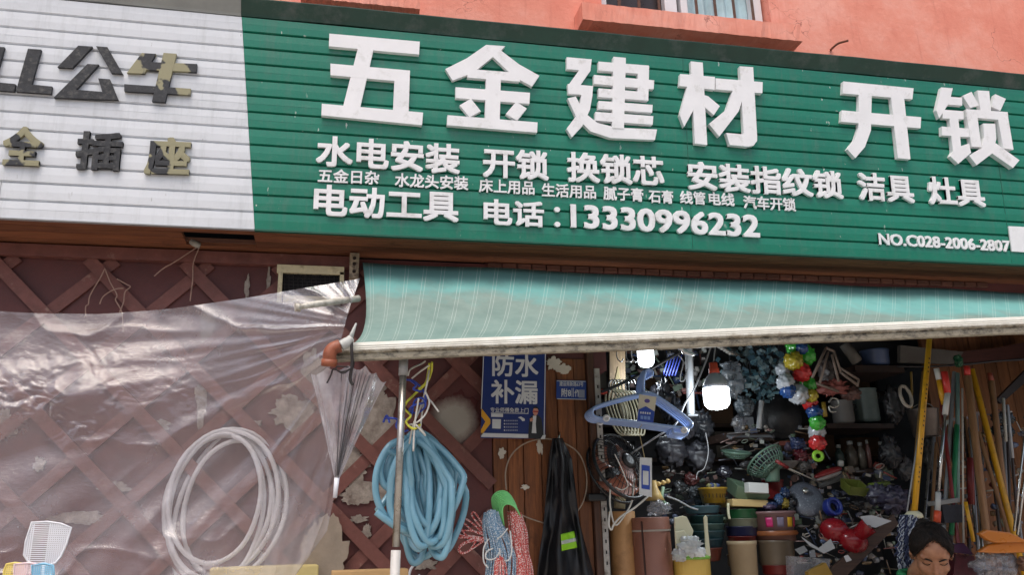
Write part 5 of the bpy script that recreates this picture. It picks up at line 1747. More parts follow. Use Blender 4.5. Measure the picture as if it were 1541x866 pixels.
for k in range(12):
    rnd = random.Random(k)
    crumple(c + V((rnd.uniform(-.07, .07), rnd.uniform(-.05, .05), .01 + rnd.uniform(0, .03))), (.03, .025, .016), [film('pack_film', (200, 190, 214), .5, .8, .15, 20) if k == 0 else pl((120, 96, 140)), pl((40, 40, 48)), pl((150, 140, 160)), pl((60, 80, 140))][k % 4], 'packet', 'shiny crumpled packet heaped in the striped bucket', 'packet', 40 + k)['group'] = 'packets in the striped bucket'
for k, (px, py, c_) in enumerate([(1172, 752, (90, 130, 190)), (1181, 758, (206, 176, 60)), (1181, 742, (40, 70, 120)), (1192, 756, (26, 28, 34)), (1190, 766, (18, 18, 22))]):
    crumple(P(px, py, .2), (.022, .02, .024), pl(c_, .2), 'packet', ['sky blue', 'mustard yellow', 'dark blue', 'black shiny upper', 'black shiny lower'][k] + ' packet standing above the striped bucket', 'packet', 60 + k)

# ---- black wok, shelves
wk = thing('wok', 'big black iron wok hung up above the green colanders', 'wok', P(1180, 655, .5))
axw = V((-.12, -1, .12)).normalized()
MB().lathe([(.001, .004), (.05, .008), (.095, .03), (.125, .07), (.13, .072), (.126, .078), (.09, .02), (.001, -.006)], P(1180, 622, .55), -axw, 44, noise_amt=.0).build('bowl', mat('black_iron', (26, 26, 28), .5, .25, 30, .2), wk)
MB().tube([P(1146, 604, .48), P(1143, 628, .48), P(1142, 646, .48)], [.014, .012, .015], 10).build('handle', mat('pale_grip', (176, 178, 180), .5), wk)
sh1 = tag(prect(1092, 652, 1164, 664, .62, .25).build('shelf', DKW), 'short dark shelf board left of the black wok', 'shelf')
tag(prect(1094, 655, 1162, 659, .615, .003).build('strip', mat('grey_strip', (110, 112, 116), .5)), 'worn grey strip along the edge of the short dark shelf', 'strip')
tag(prect(1118, 628, 1134, 651, .66, .1).build('box', mat('grey_box', (130, 134, 140), .6), bevel=.003), 'grey box with a cut out standing on the short dark shelf', 'box')
crumple(P(1112, 638, .66), (.04, .03, .04), CLEAR, 'plastic_bag', 'grey clear bag slumped beside the box on the short shelf', 'bag', 71)
# shelf on the right with pots and blue basin
tag(prect(1245, 638, 1345, 645, .7, .35).build('shelf', DKW), 'long dark shelf under the two grey pots', 'shelf')
tag(prect(1288, 551, 1360, 560, .7, .35).build('shelf', DKW), 'high dark shelf that carries the light blue basin', 'shelf')
def pot(px0, px1, yt, yb_, y, m, lab, name='pot'):
    u = k_(y, (px0 + px1) / 2, yt); R = (px1 - px0) * u / 2; H = (yb_ - yt) * u
    c = P((px0 + px1) / 2, yt, y) + V((0, R, 0))
    t = thing(name, lab, 'pot', c - V((0, 0, H)))
    MB().lathe([(.001, -H), (R * .93, -H), (R, -H * .9), (R, -.005), (R * 1.03, -.002), (R * 1.02, .003), (R * .96, 0), (R * .94, -H * .9), (.001, -H * .91)], c, n=36).build('body', m, t)
    MB().tube(cr([c + V((R, 0, -.02)), c + V((R + .02, -.01, -.025)), c + V((R + .02, -.01, -.045)), c + V((R, 0, -.05))], 4), .004, 6).build('handle', BLK, t)
    return t
pot(1258, 1292, 602, 638, .66, mat('grey_enamel', (110, 108, 106), .5, .15, 14), 'smaller grey pot at the left of the long dark shelf')
pot(1290, 1330, 584, 638, .72, mat('green_grey_enamel', (92, 106, 104), .5, .15, 14), 'taller green grey pot at the right of the long dark shelf')
bowl(1328, 524, 46, 26, .7, pl((104, 134, 190)), 'light blue plastic basin on the high dark shelf', 'basin', 'basin', None, .86)
# triangular racks with a red bag
RK = mat('dusty_rack', (120, 104, 94), .6, .15, 18)
rk = thing('rack', 'dusty triangular plastic rack hanging right of the ball garland', 'rack', P(1245, 592, .25))
for a, b in (((1243, 524), (1220, 574)), ((1246, 530), (1233, 580)), ((1255, 530), (1265, 560)), ((1252, 534), (1262, 575)), ((1243, 524), (1256, 530)), ((1220, 574), (1262, 590)), ((1262, 553), (1292, 572)), ((1264, 560), (1290, 580)), ((1292, 572), (1290, 582))):
    MB().tube([P(*a, .25), P(*b, .25)], .0075, 6).build('strut', RK, rk)
crumple(P(1252, 584, .3), (.085, .04, .036), mat('dusty_red', (138, 76, 70), .5, .3, 30), 'packet_heap', 'heap of dusty red packets hanging on the triangular rack', 'packets', 81)
crumple(P(1280, 592, .34), (.05, .04, .034), mat('dusty_brown', (96, 70, 64), .5, .3, 30), 'packet_heap', 'heap of brown packets right of the dusty red ones', 'packets', 82)
pxtube([(1247, 606), (1252, 600), (1260, 602), (1262, 610), (1254, 614), (1248, 612), (1250, 620), (1258, 620)], .005, STEEL, 'chrome_ring', 'chrome ring hanging below the dusty red packets', 'ring', .2)
tag(MB().tube([P(1239, 606, .3), P(1242, 628, .3)], .012, 8).build('tube', pl((196, 160, 50))), 'short yellow tube beside the blue ball of the garland', 'tube')
tag(MB().tube([P(1270, 518, .4), P(1290, 545, .4)], .03, 12).build('roll', mat('grey_roll', (96, 92, 86), .7)), 'grey roll lying high left of the light blue basin', 'roll')
# bottles on the lower right shelf
tag(prect(1240, 706, 1345, 713, .6, .3).build('shelf', DKW), 'low dark shelf under the row of bottles', 'shelf')
for k, (px, yt, w, c_, lab) in enumerate([(1266, 668, 14, (70, 92, 88), 'dark green bottle first from the left on the low shelf'), (1284, 662, 18, (120, 108, 98), 'tan bottle second from the left on the low shelf'), (1299, 664, 14, (150, 140, 128), 'pale bottle in the middle of the low shelf'),
                                          (1310, 660, 8, (186, 130, 124), 'slim pink bottle right of the pale one'), (1330, 662, 12, (60, 56, 60), 'dark grey bottle last on the low shelf')]):
    u = k_(.66, px, yt); R = w * u / 2; c = P(px, 706, .66); H = (706 - yt) * u
    t = thing('bottle', lab, 'bottle', c, 'bottles on the low shelf')
    MB().lathe([(.001, 0), (R, .002), (R, H * .6), (R * .8, H * .7), (R * .45, H * .78), (R * .45, H * .86)], c, n=20).build('body', pl(c_, .25), t)
    MB().lathe([(R * .52, H * .86), (R * .52, H), (.001, H)], c, n=16).build('cap', pl((200, 200, 198)), t)
# olive dustpan, green cloth
dp = thing('dustpan', 'olive green plastic dustpan lying on the goods right of the brush', 'dustpan', P(1290, 745, .25))
p = P(1287, 728, .25)
rbasin(p.x, p.y, p.z, .055, .05, .05, roty(.1) @ rotx(.5)).build('pan', pl((150, 164, 64)), dp, bevel=.006)
MB().tube([P(1308, 732, .25), P(1338, 728, .25)], [.014, .011], 8).build('handle', pl((150, 176, 60)), dp)
tag(prect(1306, 735, 1340, 746, .3, .06, .12).build('tray', pl((96, 120, 104))), 'dull green tray edge under the olive dustpan handle', 'tray')
# blue tape roll, red pile
tr = MB()
pc = P(1253, 764, .1)
tr.lathe([(.042, -.022), (.044, -.018), (.044, .018), (.042, .022), (.03, .022), (.028, .016), (.028, -.016), (.03, -.022), (.042, -.022)], pc, (.12, -1, .2), 36, cap=False)
tr.lathe([(.026, -.012), (.026, .012), (.021, .012), (.021, -.012), (.026, -.012)], pc, (.12, -1, .2), 30, cap=False)
tag(tr.build('tape_roll', pl((36, 60, 176))), 'bright blue tape roll above the red helmets', 'tape')
for k, (px, py, r, m, lab) in enumerate([(1256, 800, (.068, .07, .06), pl((196, 26, 40), .25), 'glossy red bowl shaped helmet under the blue tape roll'), (1284, 815, (.07, .06, .055), pl((188, 24, 38), .25), 'second glossy red helmet lower right of the first')]):
    g = MB(); g.ell(P(px, py, .08 - .05 * k), r, roty(.3), 28, 18)
    tag(g.build('helmet', m), lab, 'helmet')
t = MB().lathe([(.001, 0), (.032, 0), (.04, .07), (.042, .075), (.036, .07), (.03, .006), (.001, .006)], P(1290, 808, .0), (.55, -.5, .6), 28)
tag(t.build('cup', pl((190, 24, 38), .25)), 'red plastic cup tipped against the red helmets', 'cup')
tag(MB().ell(P(1308, 795, -.02), (.012, .01, .012)).build('button', pl((200, 130, 120))), 'pale pink button on the side of the red cup', 'button')
for k, (pts, lab, c_) in enumerate([([(1295, 778), (1312, 776), (1342, 785), (1318, 795), (1300, 792)], 'white paper sheet lying right of the red helmets', (196, 196, 198)),
                                    ([(1205, 808), (1232, 826), (1250, 812), (1257, 826), (1240, 834), (1218, 822)], 'white torn paper strip left of the red helmets', (160, 162, 164)),
                                    ([(1196, 828), (1210, 822), (1216, 830), (1204, 836)], 'pale paper scrap beside the tub stack', (120, 122, 124)), ([(1270, 838), (1276, 836), (1282, 844), (1274, 847)], 'small white tag on the dark board below the red cup', (196, 196, 198)),
                                    ([(1218, 830), (1226, 828), (1228, 840), (1219, 840)], 'grey label stub under the torn paper strip', (110, 112, 116))]):
    g = MB().prism(PX(pts, -.02 - .01 * k), (0, .002, 0))
    tag(g.build('paper', mat('paper_%d' % c_[0], c_, .7, .05, 10)), lab, 'paper')
tag(MB().prism(PX([(1248, 860), (1345, 775), (1352, 790), (1262, 880)], .02), (0, .02, 0)).build('board', wood('dark_board', (84, 62, 50), (46, 34, 30), 'X')), 'dark brown board lying diagonally below the red helmets', 'board')
tag(MB().prism(PX([(1190, 838), (1250, 842), (1240, 900), (1195, 900)], .03), (0, .05, 0)).build('sheet_pack', CLEAR), 'clear wrapped pack of grey sheets beside the tub stack', 'pack')
tag(MB().prism(PX([(1216, 862), (1243, 848), (1253, 866), (1240, 890), (1222, 888)], -.06), (0, .03, 0)).build('packet', pl((216, 168, 60))), 'orange yellow packet at the bottom edge left of the red cup', 'packet')
crumple(P(1345, 752, .15), (.07, .06, .06), mat('purple_pack', (62, 58, 76), .3, .4, 40), 'packet_heap', 'heap of dull purple film packets left of the yellow mop pole', 'packets', 91)
crumple(P(1322, 745, .2), (.05, .05, .05), mat('violet_pack', (78, 76, 92), .3, .4, 40), 'packet_heap', 'paler violet packets above the white paper sheet', 'packets', 92)

# ---- hanging packets on the back wall
st = MB()
rnd = random.Random(5)
for k in range(230):
    x, y = rnd.gauss(1142, 26), rnd.uniform(518, 606)
    if y > 580 and x > 1170: continue
    w, h = rnd.uniform(.018, .04), rnd.uniform(.012, .03)
    st.box(P(x, y, .62 + rnd.uniform(-.06, .12)), (w, .004, h), rotz(rnd.uniform(-.7, .7)) @ roty(rnd.uniform(-1.2, 1.2)) @ rotx(rnd.uniform(-.6, .6)))
def packmat():
    t = NT('blue_blister')
    isl = t.n('ShaderNodeNewGeometry')
    t.l(t.ramp(isl.outputs['Random Per Island'], [(0, rgb((50, 72, 84))), (.3, rgb((70, 104, 116))), (.55, rgb((120, 156, 166))), (.75, rgb((60, 84, 100))), (1, rgb((150, 176, 180)))]), t.b.inputs['Base Color'])
    t.b.inputs['Roughness'].default_value = .2
    return t.m
tag(st.build('packet_heap', packmat()), 'mass of small blue grey blister packets hung in the dark above the wok', 'packets', kind='stuff')
for k, (px, py, w, h, lab) in enumerate([(1102, 575, 40, 50, 'grey film bag hung right of the lit bulb'), (1100, 552, 30, 16, 'small grey film bag high right of the lit bulb'), (1090, 598, 22, 26, 'thin grey film bag low right of the lit bulb')]):
    crumple(P(px, py, .4 + .05 * k), (w * .0015, .03, h * .0015), film('grey_film_%d' % k, (150, 158, 166), .4, .8, .2, 12), 'plastic_bag', lab, 'bag', 100 + k)
# silver tubes high behind the bulb
for k in range(6):
    tag(MB().tube([P(1078 + 4 * k, 520 + k * 2.4, .5 + .01 * k), P(1120 + 4 * k, 528 + k * 2.4, .9 + .01 * k)], .010, 10).build('metal_tube', STEEL), 'steel tube lying in the bundle high behind the lit bulb', 'tube', 'steel tubes bundled high behind the lit bulb')
for k, (px, py, r, lab) in enumerate([(1010, 680, .075, 'black glossy bag hanging behind the fan'), (1052, 690, .07, 'black round basket in the dark behind the white post'), (1030, 640, .06, 'black bundle hanging behind the hanger clips')]):
    crumple(P(px, py, .35), (r, .06, r * 1.1), mat('dark_bag', (46, 46, 52), .5, .3, 30), 'bundle', lab, 'bag', 110 + k, amt=.3)
for k, (px, py, c_, lab) in enumerate([(1040, 722, (120, 60, 60), 'dull red pouch in the dark left of the yellow basket'), (1046, 742, (110, 116, 122), 'grey packet left of the yellow basket'), (1090, 712, (70, 70, 84), 'dark grey packet above the yellow basket'), (1055, 752, (90, 104, 110), 'blue grey packet behind the pale blue tray'), (1022, 735, (90, 92, 94), 'grey bag under the dark bundle'),
                                       (1200, 668, (60, 76, 130), 'dark blue packet left of the garland end'), (1205, 686, (130, 40, 52), 'dark red packet left of the garland end'), (1208, 702, (140, 134, 130), 'grey packet under the garland end')]):
    crumple(P(px, py, .36), (.036, .03, .028), pl(c_, .25), 'packet', lab, 'packet', 120 + k)
pxtube([(1003, 748), (1020, 754), (1038, 764), (1050, 768)], .0045, mat('grey_flex', (150, 150, 152), .5), 'cable', 'grey flex running from the bead string to the blue tray', 'cable', .12)
pxtube([(1062, 652), (1066, 680), (1060, 705), (1050, 712), (1048, 722)], .0022, mat('grey_flex', (150, 150, 152), .5), 'wire', 'thin bent wire in front of the black round basket', 'wire', .2)
# dim stock on the back wall shelves
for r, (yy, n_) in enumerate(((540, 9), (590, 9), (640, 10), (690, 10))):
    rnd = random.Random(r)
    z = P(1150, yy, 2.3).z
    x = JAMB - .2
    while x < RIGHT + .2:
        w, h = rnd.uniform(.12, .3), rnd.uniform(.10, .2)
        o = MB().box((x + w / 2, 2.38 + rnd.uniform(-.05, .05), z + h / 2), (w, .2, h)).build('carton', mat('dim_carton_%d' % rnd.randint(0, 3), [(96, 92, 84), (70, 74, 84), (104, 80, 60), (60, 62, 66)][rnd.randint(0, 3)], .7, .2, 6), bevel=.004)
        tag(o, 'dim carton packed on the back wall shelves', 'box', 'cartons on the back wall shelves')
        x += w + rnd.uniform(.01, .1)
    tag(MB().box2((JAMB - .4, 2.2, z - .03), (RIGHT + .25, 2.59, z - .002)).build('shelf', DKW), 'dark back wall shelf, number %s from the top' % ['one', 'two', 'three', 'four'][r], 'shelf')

# ---- garland of plastic balls
GC2 = {'g': (58, 150, 52), 'y': (150, 134, 36), 'r': (170, 38, 40), 'w': (150, 154, 160), 'b': (34, 64, 116), 'l': (130, 184, 54)}
ga = thing('ball_garland', 'hanging string of shiny balls in green, yellow, red, white and blue', 'garland', P(1230, 696, -.02))
for k, (px, py, c_, r) in enumerate([(1193, 522, 'g', 10), (1212, 536, 'g', 14), (1194, 544, 'y', 13), (1206, 561, 'r', 13), (1178, 557, 'w', 10), (1182, 576, 'w', 12), (1186, 588, 'b', 11), (1216, 580, 'g', 11), (1201, 594, 'w', 14), (1221, 596, 'y', 9), (1218, 606, 'r', 11),
                                     (1226, 622, 'b', 11), (1230, 637, 'g', 11), (1229, 651, 'w', 12), (1230, 667, 'r', 12), (1206, 525, 'b', 9)]):
    u = k_(-.02, px, py)
    r *= 1.14
    g = MB(); g.ell(P(px, py, -.02 + .03 * math.sin(k * 2)), (r * u, r * u, r * u * (.86 if k > 10 else .95)), roty(.3 * math.sin(k)), 28, 20, .34, 7)
    g.build('ball', mat('balloon_' + c_, GC2[c_], .18, .12, 6), ga)
g = MB().tube([P(1231, 687, -.02) + V((math.cos(a * math.pi / 10) * .022, 0, math.sin(a * math.pi / 10) * .019)) for a in range(20)], .0095, 8, True)
g.build('ring', mat('balloon_l', GC2['l'], .18, .12, 6), ga)
MB().tube(cr([P(1200, 505, -.02), P(1205, 545, -.02), P(1208, 580, -.02), P(1222, 610, -.02), P(1230, 680, -.02)], 5), .002, 5).build('string', WW, ga)

# ---- right side: plank wall, rail, pipes, handles
rw = thing('plank_partition', 'brown plank partition inside the shop behind the broom handles', 'partition', V((P(1480, 700, .75).x, .8, .004)))
g = MB()
xa = P(1400, 600, .75).x
for k in range(14):
    g.box2((xa + k * .085, .75, .004), (xa + k * .085 + .081, .78, CEIL - .002))
g.build('planks', wood('partition_plank', (156, 106, 68), (106, 68, 44), 'Z', 6), rw, bevel=.002)
BR = thing('beam', 'dark red brown beam across the plank partition above the handles', 'beam', P(1450, 545, .55))
MB().prism(PX([(1395, 528), (1440, 530), (1500, 524), (1560, 512), (1560, 540), (1500, 543), (1440, 546), (1395, 545)], .6), (0, .06, 0)).build('timber', wood('red_brown_beam', (92, 52, 46), (58, 34, 32), 'X'), BR)
pxtube([(1350, 552), (1400, 552), (1450, 549), (1500, 544), (1560, 540)], .006, mat('dark_steel', (58, 56, 58), .5, .2, 20, 0, .5), 'hanging_rail', 'thin dark rail from which the broom handles hang', 'rail', .25)
tag(MB().prism(PX([(1355, 520), (1450, 530), (1440, 548), (1355, 545)], .45), (0, .03, 0)).build('awning_roller', mat('grey_beam', (92, 88, 84), .7)), 'grey worn crossbar behind the top of the yellow mop pole', 'beam')
tag(MB().prism(PX([(1541, 560), (1560, 540), (1566, 556), (1507, 608), (1500, 602)], .5), (0, .02, 0)).build('brace', mat('dark_brace', (40, 34, 34), .6)), 'dark diagonal brace at the right edge before the planks', 'brace')
crumple(P(1442, 544, .2), (.022, .02, .03), pl((40, 130, 80)), 'green_pouch', 'small green pouch tied to the thin dark rail', 'pouch', 131)
def pole_(segs, lab, name='broom_pole', cat='pole', group='broom and mop poles', ext=None, n=10):
    """segs = [(part, material, (x0,y0), (x1,y1), width px, depth)] ; ext lengthens the last segment to the floor"""
    a = segs[-1]
    y = a[5]
    p0, p1 = P(*segs[0][2], y), P(*a[3], y)
    d = (p1 - p0) / (p1.z - p0.z)
    low = p0 + d * (.03 - p0.z)
    low.y = y
    t = thing(name, lab, cat, low, group)
    for i, (pn, m, u, v, w, yy) in enumerate(segs):
        A, B = P(*u, yy), P(*v, yy)
        if i == len(segs) - 1 and ext:
            B = A + (B - A) * ((A.z - ext) / (A.z - B.z))
        r = w * k_(yy, u[0], u[1]) / 2
        MB().tube([A, B], r, n).build(pn, m, t)
    return t
YP = mat('yellow_handle', (204, 150, 30), .35, .08, 12, dirt=(120, 90, 30), dscale=12, damt=.2)
WP = wood('turned_handle', (172, 130, 92), (130, 94, 64), 'Z', 6)
WHT = mat('white_grip', (190, 190, 188), .4, .06, 10); REDG = mat('red_grip', (190, 50, 44), .4, .08, 10); CHR = mat('chrome_tube', (190, 190, 190), .18, .05, 20, 0, .95)
GRY = mat('grey_handle', (140, 142, 146), .4, .1, 12); GRN = mat('green_handle', (40, 120, 80), .35, .1, 12); TEA = mat('pale_teal_handle', (120, 150, 146), .35, .1, 12)
mop = thing('mop', 'yellow handled mop with a blue and white string head held upright', 'mop', P(1370, 860, -.2))
MB().tube([P(1400, 495, -.2), P(1376, 772, -.2)], 4.6 * k_(-.2, 1390, 650), 12).build('handle', YP, mop)
A, B = P(1397, 530, -.2), P(1377, 760, -.2)
for k in range(30):
    if k % 6 in (4, 5): continue
    f = .05 + .9 * k / 30
    q = A.lerp(B, f)
    MB().box(q + V((-.001, -4.6 * k_(-.2, 1390, 650) - .0002, 0)), (.006, .001, .008), roty(.1 * (k % 3))).build('printed_mark', mat('print_brown', (70, 50, 24), .6), mop)
MB().lathe([(.022, 0), (.036, -.012), (.04, -.028), (.02, -.034)], P(1374, 770, -.2), n=20).build('clamp', CRM, mop)
rnd = random.Random(9)
for part_, m_, sd_ in (('navy_yarn', mat('navy_yarn', (46, 54, 84), .8, .2, 60), 0), ('white_yarn', mat('white_yarn', (176, 182, 194), .8, .15, 60), 1)):
    g = MB()
    for k in range(95):
        th = rnd.uniform(0, 2 * math.pi)
        r0 = .043 * math.sqrt(rnd.random())
        c0 = P(1369, 776, -.2)
        L = rnd.uniform(.17, .27)
        pts = []
        ph = rnd.uniform(0, 6.3)
        for i in range(22):
            f = i / 21
            rr = r0 * (1 + .7 * f) + .006 * f
            pts.append(c0 + V((rr * math.cos(th) - .030 * f + .006 * math.sin(f * 30 + ph), rr * math.sin(th) * .7 - .02 * f + .006 * math.cos(f * 30 + ph), -L * f)))
        g.tube(pts, .0032, 5)
    g.build(part_, m_, mop)
P_ = [
 ([('cap', WHT, (1409, 555), (1413, 572), 9, .02), ('grip', YP, (1413, 572), (1420, 610), 9, .02), ('tube', mat('dark_red_handle', (120, 40, 40), .4), (1416, 600), (1424, 668), 6, .025)], 'handle with white cap and yellow grip right of the mop pole', .5),
 ([('cap', REDG, (1421, 560), (1426, 592), 11, .0), ('grip', WHT, (1426, 592), (1422, 625), 9.5, .0), ('tube', CHR, (1422, 625), (1412, 742), 5.5, .0), ('lower_grip', WHT, (1412, 742), (1411, 770), 9, .0), ('tip', mat('orange_tip', (216, 84, 50), .4), (1411, 770), (1410, 787), 11.5, .0)], 'chrome handle with red cap, white grips and orange tip', None),
 ([('tube', GRY, (1436, 560), (1422, 770), 6.5, .06)], 'plain grey handle between the chrome and green ones', .5),
 ([('tube', GRN, (1440, 640), (1432, 806), 8, .03)], 'dark green handle with a pale highlight', None),
 ([('tube', TEA, (1441, 562), (1441, 756), 7, .05)], 'pale teal handle next to the dark green one', None),
 ([('tube', mat('dim_white_handle', (176, 170, 160), .4), (1448, 585), (1450, 818), 3, -.02)], 'thin cream stick standing straight beside the green handles', None),
 ([('cap', REDG, (1455, 552), (1456, 566), 10, .0), ('tube', WP, (1456, 566), (1484, 800), 12.5, .0)], 'thick wooden handle with a red cap', .5),
 ([('tube', YP, (1462, 556), (1502, 712), 10, .05)], 'yellow printed handle slanting right beside the wooden ones', .5),
 ([('cap', mat('dull_red_cap', (140, 64, 46), .5), (1489, 562), (1492, 574), 9, .1), ('tube', WP, (1492, 574), (1517, 792), 10, .1)], 'slimmer wooden handle with a dull red cap', .5),
 ([('tube', WP, (1472, 650), (1514, 790), 7, .06)], 'thin wooden stick crossing behind the thick wooden handle', .5),
 ([('tube', mat('dark_red_handle', (120, 40, 40), .4), (1460, 690), (1462, 760), 11, .08)], 'dark red thick handle end behind the thin cream stick', None),
 ([('tube', YP, (1453, 756), (1465, 816), 6.5, -.03)], 'short yellow handle below the dark red one', None),
 ([('tube', CHR, (1546, 620), (1526, 800), 4, -.08)], 'left one of the two chrome handles at the right edge', None),
 ([('tube', CHR, (1553, 640), (1531, 806), 4.5, -.06)], 'right one of the two chrome handles at the right edge', None),
 ([('tube', mat('pale_stick', (176, 176, 170), .4), (1510, 600), (1514, 665), 5, .1)], 'short white stick hanging before the dark packs at the right', None),
 ([('tube', mat('pale_stick2', (160, 164, 170), .4), (1516, 610), (1524, 690), 5, .12)], 'short grey stick with a blue band at the right', None),
 ([('tube', mat('tan_handle', (150, 116, 70), .5), (1390, 560), (1378, 700), 7, .12)], 'tan handle half hidden behind the yellow mop pole', .5),
 ([('tube', GRY, (1383, 650), (1362, 790), 2.5, .0)], 'very thin grey wire stick left of the yellow mop pole', None),
]
for segs, lab, ext in P_:
    pole_(segs, lab, ext=ext)
for k in range(24):
    rnd = random.Random(k + 50)
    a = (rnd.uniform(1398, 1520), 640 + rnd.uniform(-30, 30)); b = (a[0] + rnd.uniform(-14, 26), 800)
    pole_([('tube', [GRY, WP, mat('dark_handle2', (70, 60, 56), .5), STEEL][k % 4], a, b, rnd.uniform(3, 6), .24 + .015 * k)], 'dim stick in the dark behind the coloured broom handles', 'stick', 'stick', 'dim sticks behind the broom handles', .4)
# ring of tape, silver bucket
g = MB()
pc = P(1363, 597, .2)
g.tube([pc + V((math.cos(2 * math.pi * k / 36) * .030, .012 * math.sin(2 * math.pi * k / 36), math.sin(2 * math.pi * k / 36) * .056)) for k in range(36)], .009, 8, True)
tag(g.build('tape_ring', mat('pale_ring', (176, 168, 158), .4)), 'oval pale tape ring hanging left of the yellow mop pole', 'ring')
tag(MB().tube(cr([P(1371, 560, .2), P(1372, 580, .2), P(1372, 615, .2)], 4), .007, 6).build('strap', pl((176, 140, 50))), 'yellow strap hanging beside the oval tape ring', 'strap')
bk = thing('bucket', 'thin walled steel bucket hanging behind the yellow mop pole', 'bucket', P(1388, 672, .3))
u = k_(.3, 1388, 640); R = 25 * u; c = P(1388, 618, .3)
MB().lathe([(R * .8, -.14), (R, 0), (R * 1.03, .003), (R * .98, 0), (R * .79, -.13), (.001, -.13)], c, n=32).build('body', mat('dull_steel', (120, 112, 108), .35, .15, 14, 0, .8), bk)
MB().tube(cr([c + V((-R, 0, 0)), c + V((-R * .4, -.02, .03)), c + V((R * .4, -.02, .03)), c + V((R, 0, 0))], 6), .003, 6).build('bail', STEEL, bk)
# brush head, dustpan parts behind the person
bh = thing('broom', 'grey and black brush head hanging on the green handle', 'brush', P(1428, 800, .03))
prect(1406, 752, 1445, 760, .0, .05, -.1).build('cap', mat('grey_cap', (130, 128, 126), .5), bh, bevel=.004)
prect(1422, 760, 1448, 788, .01, .05).build('bristles', mat('black_bristle', (34, 34, 42), .6, .3, 60, .4), bh)
pole_([('tube', mat('grey_scoop', (140, 140, 146), .4), (1393, 782), (1440, 826), 6, -.1)], 'grey handle slanting down right behind the person', 'long_dustpan')
tag(MB().prism(PX([(1432, 822), (1450, 818), (1466, 836), (1436, 832)], -.14), (0, .03, 0)).build('dustpan', pl((84, 40, 84))), 'dark purple dustpan behind the right shoulder of the person', 'dustpan')
tag(MB().prism(PX([(1438, 834), (1466, 838), (1482, 900), (1432, 900)], -.10), (0, .05, 0)).build('bag', mat('maroon_bag', (76, 28, 36), .35, .4, 60, .3)), 'dark maroon glittery bag right of the person', 'bag')
for k, (pts, lab) in enumerate([([(1474, 804), (1486, 798), (1520, 802), (1541, 812), (1570, 816), (1500, 818), (1488, 814)], 'upper orange plastic dustpan blade at the right edge'),
                                ([(1472, 832), (1490, 820), (1530, 812), (1570, 814), (1570, 832), (1500, 834)], 'lower orange plastic dustpan blade at the right edge')]):
    o = MB().prism(PX(pts, -.30 + .03 * k), (0, .03, 0))
    tag(o.build('dustpan', mat('orange_plastic', (188, 112, 40), .3, .08, 10), bevel=.008), lab, 'dustpan')
crumple(P(1500, 852, -.2), (.10, .06, .05), CLEAR, 'plastic_bag', 'clear crumpled bag of goods under the orange dustpans', 'bag', 141)
crumple(P(1545, 850, -.24), (.05, .05, .03), pl((206, 150, 120)), 'packet', 'peach coloured packet at the bottom right under the dustpans', 'packet', 142)
for k in range(6):
    crumple(P(1500 + 9 * (k % 3), 630 + 20 * (k // 3), .3), (.03, .02, .03), mat('dark_pack', (40, 44, 46), .25, .5, 50), 'packet', 'dark green packet hung at the far right behind the sticks', 'packet', 150 + k)['group'] = 'dark packets at the far right'

# ---- the indistinct small stock between the things one can tell apart
st = MB()
rnd = random.Random(21)
def piece(px, py, y, s_):
    k = rnd.random()
    c = P(px, py, y)
    R_ = rotz(rnd.uniform(-.7, .7)) @ rotx(rnd.uniform(-.6, .6)) @ roty(rnd.choice([0, 0, .3, -.3, 1.2]) + rnd.uniform(-.15, .15))
    if k < .34:
        st.box(c, (s_ * rnd.uniform(.6, 1.6), s_ * .2, s_ * rnd.uniform(.5, 1.1)), R_)
    elif k < .56:
        d_ = R_ @ V((s_ * rnd.uniform(1.2, 3), 0, 0))
        st.tube([c - d_, c + d_], s_ * rnd.uniform(.08, .2), 6)
    elif k < .72:
        st.tube([c + R_ @ V((math.cos(a * .5236) * s_ * .8, math.sin(a * .5236) * s_ * .8, 0)) for a in range(12)], s_ * .12, 5, True)
    elif k < .84:
        st.lathe([(s_ * .5, 0), (s_ * .55, s_ * .8), (s_ * .3, s_)], c, R_ @ V((0, 0, 1)), 10)
    else:
        st.ell(c, (s_ * .9, s_ * .7, s_ * .55), R_, 10, 7, .7, 8)
for k in range(640):
    x, y = rnd.uniform(1000, 1350), rnd.uniform(640, 800)
    if y < 700 and (x > 1240 or x < 1090): continue
    piece(x, y, .42 + .25 * rnd.random(), rnd.uniform(.014, .036))
for k in range(150):
    piece(rnd.uniform(1205, 1350), rnd.uniform(780, 870), .04 + .2 * rnd.random(), rnd.uniform(.012, .026))
for k in range(160):
    piece(rnd.uniform(940, 1060), rnd.uniform(520, 600), .9 + .6 * rnd.random(), rnd.uniform(.02, .045))
for k in range(200):
    piece(rnd.uniform(1400, 1545), rnd.uniform(620, 840), .42 + .2 * rnd.random(), rnd.uniform(.012, .03))
def stockmat():
    t = NT('mixed_stock')
    isl = t.n('ShaderNodeNewGeometry')
    r = t.ramp(isl.outputs['Random Per Island'], [(0, rgb((58, 58, 64))), (.16, rgb((110, 104, 98))), (.3, rgb((58, 76, 112))), (.45, rgb((160, 156, 150))), (.56, rgb((140, 66, 62))), (.66, rgb((88, 116, 92))), (.78, rgb((196, 194, 190))), (.88, rgb((138, 112, 74))), (1, rgb((74, 66, 90)))])
    t.t.nodes[-1]
    t.l(r, t.b.inputs['Base Color'])
    t.b.inputs['Roughness'].default_value = .25
    return t.m
tag(st.build('small_stock', stockmat()), 'mass of small dim packets, rods, rings and tubes filling the gaps of the shop', 'small goods', kind='stuff')

